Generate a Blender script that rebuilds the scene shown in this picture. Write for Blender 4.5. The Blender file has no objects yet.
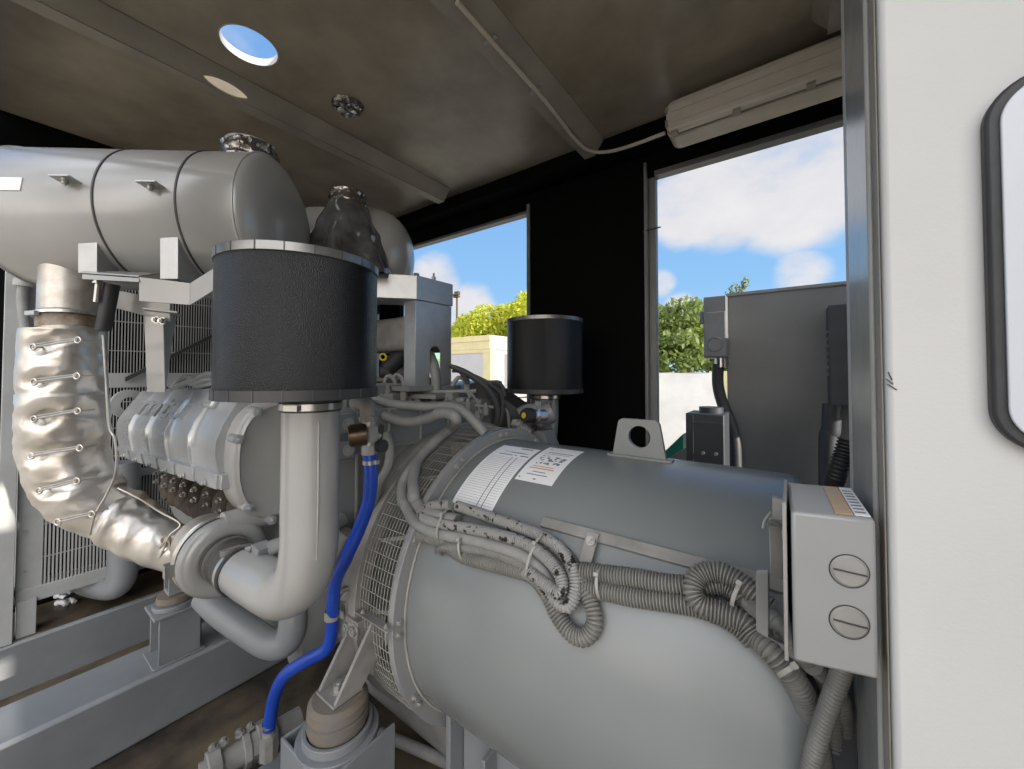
import bpy, bmesh, math, random
from mathutils import Vector, Matrix, noise
random.seed(7)
PI = math.pi
V = Vector
sc = bpy.context.scene
COL = sc.collection

# ------------------------------------------------------------------ camera
F = 385.0; PYC = 364.3; PITCH = math.radians(1.3); HEAD = math.radians(36.2)
CAM = V((0, 0, 1.5))
cam_d = bpy.data.cameras.new('camera'); cam = bpy.data.objects.new('camera', cam_d); COL.objects.link(cam)
cam.location = CAM; cam.rotation_euler = (PI/2 + PITCH, 0, HEAD)
cam_d.sensor_width = 36; cam_d.lens = F/1024*36; cam_d.shift_y = -(384.5-PYC)/1024
cam_d.clip_start = .02; cam_d.clip_end = 500
sc.camera = cam
ROT = cam.rotation_euler.to_matrix()
# survey helpers: turn a sight line of the photograph into a point on a real surface
def ray(px, py): return ROT @ V(((px-512)/F, -(py-PYC)/F, -1.0))
def D(px, py, d): return CAM + ray(px, py)*d
def AX(px, py, x): r = ray(px, py); return CAM + r*(x/r.x)
def AY(px, py, y): r = ray(px, py); return CAM + r*(y/r.y)
def AZ(px, py, z): r = ray(px, py); return CAM + r*((z-1.5)/r.z)
GY, GZ, GR = 1.28, .72, .50          # generator axis and radius
def AC(px, py, off=0.0):             # on the generator drum, off metres above its skin
    r = ray(px, py); R = GR+off
    a = r.y*r.y + r.z*r.z; b = 2*(-GY*r.y + (1.5-GZ)*r.z); c = GY*GY + (1.5-GZ)**2 - R*R
    dsc = b*b-4*a*c
    s = (-b-math.sqrt(max(dsc, 0)))/(2*a)
    return CAM + r*s
def ang(p): return math.atan2(p.z-GZ, p.y-GY)

# ------------------------------------------------------------------ materials
MATS = {}
def mat(name, col, rough=.5, metal=0, var=.12, scale=6, bump=0.0, bscale=60, col2=None, spec=.5, alpha=None, coat=0, lo=.4, hi=.65):
    m = bpy.data.materials.new(name); m.use_nodes = True; nt = m.node_tree; N = nt.nodes; L = nt.links
    b = N['Principled BSDF']; b.inputs['Roughness'].default_value = rough; b.inputs['Metallic'].default_value = metal
    b.inputs['Specular IOR Level'].default_value = spec; b.inputs['Coat Weight'].default_value = coat
    tc = N.new('ShaderNodeTexCoord')
    nz = N.new('ShaderNodeTexNoise'); nz.inputs['Scale'].default_value = scale; nz.inputs['Detail'].default_value = 6; nz.inputs['Roughness'].default_value = .6
    L.new(tc.outputs['Object'], nz.inputs['Vector'])
    mr = N.new('ShaderNodeMapRange'); mr.inputs['From Min'].default_value = lo; mr.inputs['From Max'].default_value = hi
    L.new(nz.outputs['Fac'], mr.inputs['Value'])
    mx = N.new('ShaderNodeMix'); mx.data_type = 'RGBA'
    c2 = col2 if col2 else tuple(c*(1-var) for c in col)
    mx.inputs[6].default_value = (*col, 1); mx.inputs[7].default_value = (*c2, 1)
    L.new(mr.outputs['Result'], mx.inputs[0]); L.new(mx.outputs[2], b.inputs['Base Color'])
    if bump:
        n2 = N.new('ShaderNodeTexNoise'); n2.inputs['Scale'].default_value = bscale; n2.inputs['Detail'].default_value = 3
        L.new(tc.outputs['Object'], n2.inputs['Vector'])
        bp = N.new('ShaderNodeBump'); bp.inputs['Strength'].default_value = bump; bp.inputs['Distance'].default_value = .01
        L.new(n2.outputs['Fac'], bp.inputs['Height']); L.new(bp.outputs['Normal'], b.inputs['Normal'])
    if alpha is not None: b.inputs['Alpha'].default_value = alpha
    MATS[name] = m; return m
mat('grey_paint', (.235,.24,.235), .38, 0, .18, 3, .04, 40)
mat('grey_gloss', (.26,.265,.265), .24, 0, .12, 2, .03, 30)
mat('gen_paint', (.19,.202,.202), .27, 0, .10, 1.5, .02, 20)
mat('beam_paint', (.20,.21,.22), .4, 0, .22, 2, .05, 30)
mat('dusty_paint', (.26,.25,.235), .55, 0, .3, 9, .1, 50)
mat('mesh_paint', (.34,.33,.30), .45, 0, .2, 9)
mat('engine_silver', (.50,.51,.515), .27, .5, .15, 4, .02, 40)
mat('muffler_paint', (.345,.34,.328), .22, .1, .12, 2.5, .02, 20)
mat('galvanized', (.42,.42,.42), .36, .6, .12, 14, .03, 40)
mat('steel', (.55,.54,.51), .28, .9, .2, 12)
mat('bolt', (.42,.41,.39), .38, .6, .2, 20)
mat('black_box', (.012,.012,.013), .45, 0, .2, 5)
mat('black_panel', (.004,.004,.004), .8, 0, .2, 4, spec=.08)
mat('filter_black', (.006,.006,.007), .30, 0, .3, 90, .5, 420, spec=.5)
mat('filter_rim', (.25,.245,.235), .38, .7, .4, 12)
mat('black_strip', (.04,.04,.042), .5, 0, .2, 8)
mat('rubber', (.03,.03,.032), .55, 0, .3, 12, .1, 80)
mat('rubber_sleeve', (.075,.068,.062), .5, 0, .35, 8, .15, 60)
mat('dirty_rubber', (.165,.13,.095), .8, 0, .35, 12, .2, 60, col2=(.13,.125,.115))
mat('blue_hose', (.012,.06,.42), .3, 0, .25, 8, .05, 40)
mat('conduit', (.19,.185,.17), .5, 0, .25, 14)
mat('conduit_marked', (.28,.275,.265), .5, 0, 0, 34, col2=(.02,.02,.02), lo=.58, hi=.60)
mat('hose_grey', (.25,.25,.24), .48, 0, .2, 14, .08, 60)
mat('blanket', (.60,.575,.54), .33, .75, .2, 4, .12, 30, col2=(.46,.41,.35))
mat('blanket_brown', (.40,.33,.25), .5, .45, .3, 7, .15, 30, col2=(.55,.5,.43))
mat('foil', (.7,.68,.65), .2, .95, .3, 9, .5, 25)
mat('foil_dark', (.34,.31,.28), .22, .9, .5, 9, .5, 25)
mat('plastic_wrap', (.10,.10,.10), .16, 0, .5, 6, .8, 9, col2=(.03,.03,.03))
mat('rust', (.17,.115,.075), .8, .1, .5, 22, .3, 70, col2=(.30,.26,.21))
mat('flex_pipe', (.50,.47,.43), .36, .6, .3, 10, .08, 50, col2=(.34,.29,.23))
mat('manifold_iron', (.055,.04,.03), .8, .2, .5, 22, .4, 60, col2=(.08,.06,.045))
mat('brass', (.17,.115,.075), .35, .85, .4, 15, .1, 60)
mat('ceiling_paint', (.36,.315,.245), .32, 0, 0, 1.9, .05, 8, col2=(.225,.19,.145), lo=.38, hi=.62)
mat('trim_paint', (.32,.29,.24), .5, 0, .2, 5)
mat('frame_grey', (.22,.22,.21), .5, 0, .2, 5)
mat('floor_dirt', (.12,.09,.058), .5, 0, 0, 3.2, .35, 14, col2=(.02,.018,.016), lo=.38, hi=.62)
mat('white_wall', (.51,.505,.495), .5, 0, .05, 3, .04, 260)
mat('plate_grey', (.52,.54,.58), .35, 0, .05, 3)
mat('jamb_paint', (.30,.30,.29), .26, 0, .15, 8, .06, 50)
mat('paper', (.80,.80,.80), .35, 0, .04, 5)
mat('ink', (.16,.16,.18), .6)
mat('ink_orange', (.55,.28,.08), .6)
mat('tan_label', (.52,.34,.18), .5)
mat('fixture', (.56,.50,.42), .45, 0, .15, 8)
mat('fixture_lens', (.62,.56,.48), .3, 0, .1, 6)
mat('core_dark', (.018,.018,.02), .6, 0, .4, 20)
mat('grille_paint', (.36,.365,.36), .45, 0, .15, 5)
mat('cab_grey', (.16,.165,.165), .4, 0, .22, 2, .03, 8)
mat('dark_box', (.055,.06,.068), .5, 0, .2, 6)
mat('meter_grey', (.21,.22,.225), .45, 0, .2, 6)
mat('tan_paint', (.60,.52,.29), .6, 0, .1, 3)
mat('white_paint', (.44,.435,.43), .6, 0, .08, 3)
mat('tarp', (.33,.33,.335), .45, 0, .1, 3, .6, 3)
mat('green_paint', (.02,.22,.15), .5)
mat('teal', (.08,.6,.52), .5, 0, 0, 3, col2=(.75,.7,.2))
mat('yellow', (.6,.5,.04), .5)
mat('ground', (.46,.40,.32), .9, 0, .3, 1.2)
mat('grass', (.10,.13,.03), .9, 0, .4, 3)
mat('bark', (.10,.075,.05), .9, 0, .4, 8)
def leafmat(name, c, c2):
    m = mat(name, c, .55, 0, 0, .9, col2=c2)
    nt = m.node_tree; b = nt.nodes['Principled BSDF']
    tr = nt.nodes.new('ShaderNodeBsdfTranslucent'); tr.inputs[0].default_value = (*c, 1)
    ms = nt.nodes.new('ShaderNodeMixShader'); ms.inputs[0].default_value = .45
    nt.links.new(b.outputs[0], ms.inputs[1]); nt.links.new(tr.outputs[0], ms.inputs[2])
    nt.links.new(ms.outputs[0], nt.nodes['Material Output'].inputs[0])
leafmat('leaf_bright', (.58,.58,.05), (.34,.40,.04))
leafmat('leaf_mid', (.20,.26,.05), (.07,.10,.025))

# ------------------------------------------------------------------ mesh helpers
def cr(pts, n=8):                       # Catmull-Rom through points (each may carry trailing radius)
    out = []; P = [pts[0]] + list(pts) + [pts[-1]]
    for i in range(1, len(P)-2):
        a, b, c, d = P[i-1], P[i], P[i+1], P[i+2]
        for k in range(n):
            t = k/n
            out.append(.5*((2*b) + (c-a)*t + (2*a-5*b+4*c-d)*t*t + (3*b-a-3*c+d)*t**3))
    out.append(P[-2]); return out
def resample(path, step):
    L = [0]
    for i in range(1, len(path)): L.append(L[-1]+(path[i]-path[i-1]).length)
    n = max(2, int(L[-1]/step)); out = []; j = 0
    for k in range(n+1):
        s = L[-1]*k/n
        while j < len(L)-2 and L[j+1] < s: j += 1
        t = (s-L[j])/max(1e-9, L[j+1]-L[j]); out.append(path[j].lerp(path[j+1], min(1, t)))
    return out
def basis(d):
    d = d.normalized(); a = V((0,0,1)) if abs(d.z) < .9 else V((1,0,0))
    u = d.cross(a).normalized(); v = d.cross(u).normalized(); return u, v
class MB:
    def __init__(s): s.bm = bmesh.new()
    def face(s, pts):
        vs = [s.bm.verts.new(p) for p in pts]
        try: return s.bm.faces.new(vs)
        except ValueError: return None
    def hexa(s, p):                     # 8 corners, bottom loop then top loop
        v = [s.bm.verts.new(q) for q in p]
        for f in ((3,2,1,0),(4,5,6,7),(0,1,5,4),(1,2,6,5),(2,3,7,6),(3,0,4,7)): s.bm.faces.new([v[i] for i in f])
        return s
    def box(s, x0, x1, y0, y1, z0, z1):
        x0, x1 = sorted((x0,x1)); y0, y1 = sorted((y0,y1)); z0, z1 = sorted((z0,z1))
        return s.hexa([(x0,y0,z0),(x1,y0,z0),(x1,y1,z0),(x0,y1,z0),(x0,y0,z1),(x1,y0,z1),(x1,y1,z1),(x0,y1,z1)])
    def obox(s, c, u, v, w, a, b, h):   # centre, three directions, half sizes
        u, v, w = u.normalized()*a, v.normalized()*b, w.normalized()*h
        return s.hexa([c-u-v-w, c+u-v-w, c+u+v-w, c-u+v-w, c-u-v+w, c+u-v+w, c+u+v+w, c-u+v+w])
    def slab(s, pts, off):              # polygon thickened by vector off
        off = V(off); n = len(pts); a = [s.bm.verts.new(p) for p in pts]; b = [s.bm.verts.new(V(p)+off) for p in pts]
        s.bm.faces.new(list(reversed(a))); s.bm.faces.new(b)
        for i in range(n): s.bm.faces.new([a[i], a[(i+1)%n], b[(i+1)%n], b[i]])
        return s
    def tube(s, pts, r, seg=12, n=6, smooth=True, ribbed=0, cap=True, rfun=None, disp=None, step=None):
        path = cr([V(p) for p in pts], n) if smooth and len(pts) > 2 else [V(p) for p in pts]
        if ribbed: path = resample(path, ribbed/3.0)
        elif step: path = resample(path, step)
        rings = []; N = len(path); u = None
        for i, p in enumerate(path):
            d = (path[min(N-1,i+1)]-path[max(0,i-1)]).normalized()
            if u is None: u, v = basis(d)
            else:
                u = (u - d*u.dot(d)).normalized(); v = d.cross(u).normalized()
            rr = r if not rfun else rfun(i/(N-1))
            if ribbed: rr *= (1.0, 1.0, .75)[i % 3]
            ring = []
            for k in range(seg):
                a = 2*PI*k/seg; dirv = u*math.cos(a)+v*math.sin(a)
                q = rr + (disp(p+dirv*rr, dirv, i/(N-1)) if disp else 0)
                ring.append(s.bm.verts.new(p+dirv*q))
            rings.append(ring)
        for i in range(N-1):
            for k in range(seg):
                s.bm.faces.new([rings[i][k], rings[i][(k+1)%seg], rings[i+1][(k+1)%seg], rings[i+1][k]])
        if cap:
            s.bm.faces.new(list(reversed(rings[0]))); s.bm.faces.new(rings[-1])
        return s
    def cyl(s, a, b, r, r2=None, seg=24, cap=True):
        a, b = V(a), V(b); r2 = r if r2 is None else r2; u, v = basis(b-a); A = []; B = []
        for k in range(seg):
            t = 2*PI*k/seg; d = u*math.cos(t)+v*math.sin(t); A.append(s.bm.verts.new(a+d*r)); B.append(s.bm.verts.new(b+d*r2))
        for k in range(seg): s.bm.faces.new([A[k], A[(k+1)%seg], B[(k+1)%seg], B[k]])
        if cap: s.bm.faces.new(list(reversed(A))); s.bm.faces.new(B)
        return s
    def lathe(s, o, ax, prof, seg=48, closed=False, disp=None):   # prof: (along, radius)
        o, ax = V(o), V(ax).normalized(); u, v = basis(ax); R = []
        for (h, r) in prof:
            ring = []
            for k in range(seg):
                t = 2*PI*k/seg; d = u*math.cos(t)+v*math.sin(t); q = r + (disp(h, t) if disp else 0)
                ring.append(s.bm.verts.new(o+ax*h+d*max(q, 1e-4)))
            R.append(ring)
        n = len(R)
        for i in range(n if closed else n-1):
            j = (i+1) % n
            for k in range(seg): s.bm.faces.new([R[i][k], R[i][(k+1)%seg], R[j][(k+1)%seg], R[j][k]])
        if not closed: s.bm.faces.new(list(reversed(R[0]))); s.bm.faces.new(R[-1])
        return s
    def ring(s, o, ax, r0, r1, h0, h1, seg=64):   # annular solid
        return s.lathe(o, ax, [(h0,r0),(h0,r1),(h1,r1),(h1,r0)], seg, True)
    def torus(s, o, ax, R, r, seg=40, ms=10, sx=1.0):
        return s.lathe(o, ax, [(math.sin(2*PI*k/ms)*r, R+math.cos(2*PI*k/ms)*r) for k in range(ms)], seg, True)
    def bolt(s, p, n, r=.009, h=.008):
        n = V(n).normalized(); p = V(p); s.cyl(p-n*.002, p+n*.0025, r*1.35, seg=16); s.cyl(p, p+n*h, r, seg=6); s.cyl(p, p+n*(h+.004), r*.5, seg=10); return s
    def patch(s, x0, x1, a0, a1, r, n=14, th=.0008):     # piece of sheet on the generator drum
        q = lambda x, a, rr: V((x, GY+math.cos(a)*rr, GZ+math.sin(a)*rr))
        rows = [[s.bm.verts.new(q(x, a0+(a1-a0)*k/n, rr)) for x, rr in ((x0,r),(x1,r),(x1,r+th),(x0,r+th))] for k in range(n+1)]
        for k in range(n):
            for m_ in range(4): s.bm.faces.new([rows[k][m_], rows[k][(m_+1)%4], rows[k+1][(m_+1)%4], rows[k+1][m_]])
        s.bm.faces.new(rows[0]); s.bm.faces.new(rows[-1])
        return s

def wloc(o):
    p = V((0,0,0))
    while o is not None: p = p + V(o.location); o = o.parent
    return p
def tagit(o, label=None, cat=None, group=None, kind=None):
    if label: o['label'] = label
    if cat: o['category'] = cat
    if group: o['group'] = group
    if kind: o['kind'] = kind
    return o
def obj(name, mb, m, parent=None, bevel=0, label=None, cat=None, group=None, kind=None, ang_=35, solid=0, sub=0):
    bm = mb.bm
    bmesh.ops.recalc_face_normals(bm, faces=bm.faces)
    if parent is None:
        xs = [v.co.x for v in bm.verts]; ys = [v.co.y for v in bm.verts]; zs = [v.co.z for v in bm.verts]
        loc = V(((min(xs)+max(xs))/2, (min(ys)+max(ys))/2, min(zs)))
    else: loc = V((0,0,0))
    sh = wloc(parent)+loc
    bmesh.ops.translate(bm, verts=bm.verts, vec=-sh)
    me = bpy.data.meshes.new(name); bm.to_mesh(me); bm.free()
    me.materials.append(MATS[m])
    for p in me.polygons: p.use_smooth = True
    me.set_sharp_from_angle(angle=math.radians(ang_))
    o = bpy.data.objects.new(name, me); COL.objects.link(o); o.location = loc
    if parent is not None: o.parent = parent
    if bevel:
        b = o.modifiers.new('bevel', 'BEVEL'); b.width = bevel; b.segments = 2; b.limit_method = 'ANGLE'; b.angle_limit = math.radians(50)
    if sub:
        b = o.modifiers.new('sub', 'SUBSURF'); b.levels = sub; b.render_levels = sub
    return tagit(o, label, cat, group, kind)
def objs(name, mb, m, parent, **kw):      # every separate piece of the builder becomes an object of its own
    bm = mb.bm; bm.verts.index_update(); bm.faces.index_update(); bm.verts.ensure_lookup_table(); seen = set(); isl = []
    for v in bm.verts:
        if v.index in seen: continue
        st = [v]; seen.add(v.index); grp = []
        while st:
            a = st.pop(); grp.append(a)
            for e in a.link_edges:
                o = e.other_vert(a)
                if o.index not in seen: seen.add(o.index); st.append(o)
        isl.append(grp)
    def bb(g): return [min(v.co[i] for v in g) for i in range(3)]+[max(v.co[i] for v in g) for i in range(3)]
    B = [bb(g) for g in isl]; par = list(range(len(isl)))
    def f(i):
        while par[i] != i: i = par[i]
        return i
    for i in range(len(B)):
        for j in range(i):
            if all(B[i][k] <= B[j][k+3]+5e-4 and B[j][k] <= B[i][k+3]+5e-4 for k in range(3)): par[f(i)] = f(j)
    roots = {}
    for i in range(len(B)): roots.setdefault(f(i), []).append(i)
    out = []
    for r in roots.values():
        mp_ = {}; q = MB(); fs = set()
        for i in r:
            for v in isl[i]:
                mp_[v] = q.bm.verts.new(v.co)
                for fc in v.link_faces: fs.add(fc)
        for fc in sorted(fs, key=lambda x: x.index): q.bm.faces.new([mp_[v] for v in fc.verts])
        out.append(obj(name, q, m, parent, **kw))
    bm.free(); return out
def thing(name, loc, label, cat, group=None):
    o = bpy.data.objects.new(name, None); o.empty_display_size = .1; COL.objects.link(o); o.location = loc
    return tagit(o, label, cat, group)
def struct(name, mb, m, bevel=0, parent=None): return obj(name, mb, m, parent, bevel, kind='structure')

# ================================================================== SETTING
struct('floor', MB().box(-3.4, 1.65, 0.0, 2.36, -.05, 0), 'floor_dirt')
CZ = 2.88
hc_ = AZ(249.5,46,CZ); HX, HY, HR = hc_.x, hc_.y, .105
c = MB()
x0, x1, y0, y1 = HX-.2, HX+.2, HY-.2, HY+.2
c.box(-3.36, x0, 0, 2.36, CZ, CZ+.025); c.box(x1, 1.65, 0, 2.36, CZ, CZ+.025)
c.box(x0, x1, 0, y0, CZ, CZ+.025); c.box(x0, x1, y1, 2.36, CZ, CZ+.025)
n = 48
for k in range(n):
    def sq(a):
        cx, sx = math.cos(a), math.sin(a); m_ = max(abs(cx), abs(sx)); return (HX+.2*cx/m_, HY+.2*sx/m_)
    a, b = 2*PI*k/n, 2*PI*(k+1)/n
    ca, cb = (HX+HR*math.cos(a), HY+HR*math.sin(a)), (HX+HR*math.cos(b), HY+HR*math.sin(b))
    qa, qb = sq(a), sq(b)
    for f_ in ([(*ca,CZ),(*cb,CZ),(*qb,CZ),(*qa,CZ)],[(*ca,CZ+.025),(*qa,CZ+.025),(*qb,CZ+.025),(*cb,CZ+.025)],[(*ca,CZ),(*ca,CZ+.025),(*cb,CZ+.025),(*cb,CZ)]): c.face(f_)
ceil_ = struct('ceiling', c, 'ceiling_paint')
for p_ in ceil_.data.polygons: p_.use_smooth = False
struct('trim_1', MB().ring((HX,HY,CZ), (0,0,1), HR-.003, HR+.002, -.002, .03, 48), 'white_paint')
# roof cross members (hat sections)
def hat(name, x, y0, y1, w=.17, b=.055, h=.08):
    pr = [(x-w/2,CZ),(x-w/2,CZ-.006),(x-b/2-.004,CZ-h+.004),(x-b/2,CZ-h),(x+b/2,CZ-h),(x+b/2+.004,CZ-h+.004),(x+w/2,CZ-.006),(x+w/2,CZ)]
    m_ = MB().slab([(px,y0,pz) for px,pz in pr], (0,y1-y0,0))
    m_.box(x-b/2-.012, x+b/2+.002, y0, y1, CZ-h-.006, CZ-h)
    o = struct(name, m_, 'trim_paint')
    q = MB()
    for k in range(7):
        yy = y0+.12+(y1-y0-.2)*k/6; q.bolt((x+w/2-.02, yy, CZ-.012), (.8,0,-.6), .006, .006)
    objs('bolt_head', q, 'bolt', o)
    return o
hat('trim_2', -2.14, .0, 2.02)
hat('trim_3', -.965, .0, 2.12)
hat('trim_4', .16, .0, 1.88)
# back wall
YW = 2.3
w = MB()
w.box(-3.36, 1.65, YW, YW+.05, 2.66, CZ)
w.box(-3.36, 1.65, YW, YW+.05, 0, .35)
w.box(-1.52, -.70, YW-.0, YW+.05, .35, 2.66)
w.box(1.3, 1.65, YW, YW+.05, .35, 2.66)
w.box(-3.36, -3.0, YW, YW+.05, .35, 2.66)
struct('wall_back', w, 'black_panel')
struct('trim_10', MB().box(-3.33,1.6,2.13,YW,2.79,CZ-.001), 'black_panel')
struct('trim_5', MB().box(-1.545, -1.52, YW-.012, YW+.05, .35, 2.72), 'frame_grey', .002)
struct('trim_6', MB().box(-.70, -.685, YW-.03, YW+.05, .35, 2.74).box(-.684, -.645, YW+.012, YW+.06, .35, 2.66), 'frame_grey', .002)
struct('trim_7', MB().box(-3.0, -1.545, YW-.01, YW+.055, 2.655, 2.675).box(-.645, 1.3, YW-.01, YW+.055, 2.655, 2.685), 'cab_grey', .002)
struct('wall_left', MB().box(-3.40, -3.34, 0.0, 2.36, 0, CZ), 'black_panel')
struct('wall_right_sun_mask', MB().box(1.6, 1.65, .09, 2.36, 0, CZ).box(1.6,1.65,-.7,.09,2.30,3.4).box(1.6,1.65,-.7,.09,1.50,2.08).box(1.6,1.65,-.7,.09,0,1.33), 'frame_grey')  # end wall; side strips added out of view to cut the sun into patches
# unseen near wall around the door, added to put dark streaks in reflections
struct('wall_near_blocker', MB().box(-1.50,-1.24,-.10,-.05,0,CZ).box(-3.4,1.65,-.10,-.05,2.70,CZ).box(.9,1.65,-.10,-.05,0,2.70), 'black_panel')
# near right cabinet wall with folded edge
JY = AX(850,330,.074).y
WX = AY(887,420,.58).x
struct('wall_front', MB().box(WX, 1.6, .58, .95, 0, CZ), 'white_wall', .006)
struct('trim_8', MB().box(.074, WX-.0005, .625, JY, 0, CZ), 'jamb_paint', .003)
struct('trim_9', MB().box(.079, WX-.0005, .592, .6245, 0, CZ), 'trim_paint', .003)
g = thing('access_plate', (.28,.57,1.3), 'rounded grey plate with thick black rubber edge on the white wall', 'hatch')
def rrect(x0, x1, z0, z1, r, y, n=10):
    pts = []
    for cx, cz, a0 in ((x1-r,z1-r,0),(x0+r,z1-r,90),(x0+r,z0+r,180),(x1-r,z0+r,270)):
        for k in range(n+1):
            a = math.radians(a0+90*k/n); pts.append(V((cx+r*math.cos(a), y, cz+r*math.sin(a))))
    return pts
pt, pb = AY(985,84,.57), AY(985,452,.57)
xl = pt.x-.002
obj('rubber_edge', MB().slab(rrect(xl, xl+.34, pb.z, pt.z, .042, .580), (0,-.014,0)), 'rubber', g, .003)
obj('plate', MB().slab(rrect(xl+.009, xl+.331, pb.z+.009, pt.z-.009, .035, .566), (0,-.004,0)), 'plate_grey', g, .001)
# chipped paint marks on the folded edge
q = MB()
for (a,b) in (((886,379),(893,384)),((887,384),(897,390)),((888,372),(892,380))):
    q.tube([AY(*a,.579), AY(*b,.5792)], .0006, 6)
obj('paint_chips', q, 'black_strip', label='small dark cracks in the paint at the folded edge of the white wall', cat='paint chip')

# ================================================================== SKID
tagit(obj('skid_cross_beam', MB().box(-2.42,-2.16,.0,2.2,.0,.25), 'beam_paint', None, .014), 'wide grey steel cross beam carrying the pedestal of the engine mount', 'beam')
tagit(obj('skid_cross_beam', MB().box(-3.30,-2.93,.0,2.2,.0,.25), 'beam_paint', None, .014), 'grey steel cross beam under the radiator leg', 'beam')
obj('dirt_layer', MB().box(-3.29,-2.945,.02,2.2,.2505,.2535), 'floor_dirt', label='brown dirt lying on top of the beam under the radiator', cat='dirt', kind='stuff')
q = MB()
for (a,b) in ((66,727),(93,722),(198,690)):
    q.cyl(AX(a,b,-2.1585), AX(a,b,-2.1605), .006, seg=12)

# ================================================================== GENERATOR
gen = thing('generator', (-.4, GY, 0), 'big grey cylindrical generator drum with two white sheets on top', 'generator')
O = V((0,GY,GZ)); XA = V((1,0,0))
obj('drum', MB().lathe(O, XA, [(-.985,.30),(-.985,.497),(-.975,.5),(-.01,.5),(.01,.49),(.012,.2)], 128), 'gen_paint', gen)
fl = obj('flange', MB().ring(O, XA, .46, .545, -1.004, -.982, 128), 'grey_gloss', gen, .002)
q = MB()
for k in range(12):
    a0 = 2*PI*k/12+.0
    for da in (-.035, .035):
        a = a0+da; q.bolt((-.982, GY+.523*math.cos(a), GZ+.523*math.sin(a)), (1,0,0), .0085, .008)
objs('flange_bolt', q, 'bolt', fl)
obj('end_bell', MB().lathe(O, XA, [(.012,.2),(.012,.40),(.10,.38),(.14,.30),(.14,.1)], 64), 'dark_box', gen)
obj('seam_weld', MB().torus((-.978,GY,GZ), XA, .503, .004, 128, 8), 'mesh_paint', gen)
obj('mesh_frame', MB().ring(O, XA, .50, .553, -1.215, -1.195, 128).ring(O, XA, .50, .557, -1.205, -1.165, 128), 'dusty_paint', gen, .002)
q = MB()
for k in range(11): q.torus((-1.158+k*.0150,GY,GZ), XA, .543, .0013, 96, 5)
for k in range(88):
    a = 2*PI*k/88; d = V((0,math.cos(a),math.sin(a)))
    q.cyl(V((-1.165,GY,GZ))+d*.5415, V((-1.0,GY,GZ))+d*.5415, .0013, seg=5)
obj('mesh_screen', q, 'mesh_paint', gen)
obj('fan_housing', MB().lathe(O, XA, [(-1.2,.2),(-1.2,.36),(-1.0,.40),(-1.0,.2)], 48), 'core_dark', gen)
q = MB()
for k in range(14):
    a = 2*PI*k/14; d = V((0,math.cos(a),math.sin(a))); t = d.cross(XA)
    q.obox(V((-1.1,GY,GZ))+d*.45, XA+t*.3, d, t, .06, .055, .006)
objs('fan_blade', q, 'dusty_paint', gen)
# screen latch
p1, p2 = AC(357,614,.062), AC(393,627,.062)
u = (p2-p1); mid = (p1+p2)/2; rad = V((0,mid.y-GY,mid.z-GZ)).normalized()
tn = XA.cross(rad).normalized()
q = MB().obox(mid, XA, rad, tn, .085, .013, .0016)
lt = obj('screen_latch', q, 'dusty_paint', gen)
q = MB()
for s_ in (-.06,.06): q.bolt(mid+XA*s_+tn*(.002 if tn.z>0 else -.002), V((0,0,1)), .007, .006)
q.cyl(mid+XA*.06-V((0,0,.001)), mid+XA*.06-V((0,0,.05)), .0035, seg=8)
objs('latch_bolt', q, 'bolt', lt)
# side rail
ra = ang(AC(640,549,.0)); RS = AC(540,530).x
q = MB()
def cp(x, a, r): return V((x, GY+math.cos(a)*r, GZ+math.sin(a)*r))
q.hexa([cp(RS,ra-.028,.499),cp(-.01,ra-.028,.499),cp(-.01,ra+.028,.499),cp(RS,ra+.028,.499),
        cp(RS,ra-.028,.512),cp(-.01,ra-.028,.512),cp(-.01,ra+.028,.512),cp(RS,ra+.028,.512)])
obj('side_rail', q, 'dusty_paint', gen, .002)
# rail clip
pc = AC(587,556,.02)
q = MB(); ax_ = V((0,pc.y-GY,pc.z-GZ)).normalized(); tg = XA.cross(ax_).normalized()
q.obox(pc-tg*.02, XA, tg, ax_, .016, .038, .003); tg = -tg if tg.z < 0 else tg; q.cyl(pc+tg*.036-ax_*.003, pc+tg*.036+ax_*.003, .016, seg=20)
cl = obj('rail_clip', q, 'dusty_paint', gen, .001)
obj('clip_bolt', MB().bolt(pc+tg*.036+ax_*.003, ax_, .009, .006), 'bolt', cl)
# lifting lug: plate with a real hole
q = MB(); lx0, lx1 = -.508, -.325; zb, zt = 1.2, 1.347; hx, hz, hr = -.413, 1.290, .036
outer = []
def lug_outline(a):
    # ray from the hole centre to the trapezoid outline
    dx, dz = math.cos(a), math.sin(a); best = 9
    tx0, tx1 = lx0+.03, lx1-.03
    poly = [(lx0,zb),(lx1,zb),(lx1-.006,zb+.035),(tx1+.006,zt-.01),(tx1-.006,zt),(tx0+.006,zt),(tx0-.006,zt-.01),(lx0+.006,zb+.035)]
    for i in range(len(poly)):
        (ax,az),(bx,bz) = poly[i], poly[(i+1)%len(poly)]
        ex, ez = bx-ax, bz-az; den = dx*ez-dz*ex
        if abs(den) < 1e-9: continue
        t = ((ax-hx)*ez-(az-hz)*ex)/den; s2 = ((ax-hx)*dz-(az-hz)*dx)/den
        if t > 0 and -1e-6 <= s2 <= 1+1e-6: best = min(best, t)
    return hx+dx*best, hz+dz*best
n = 72
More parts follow.
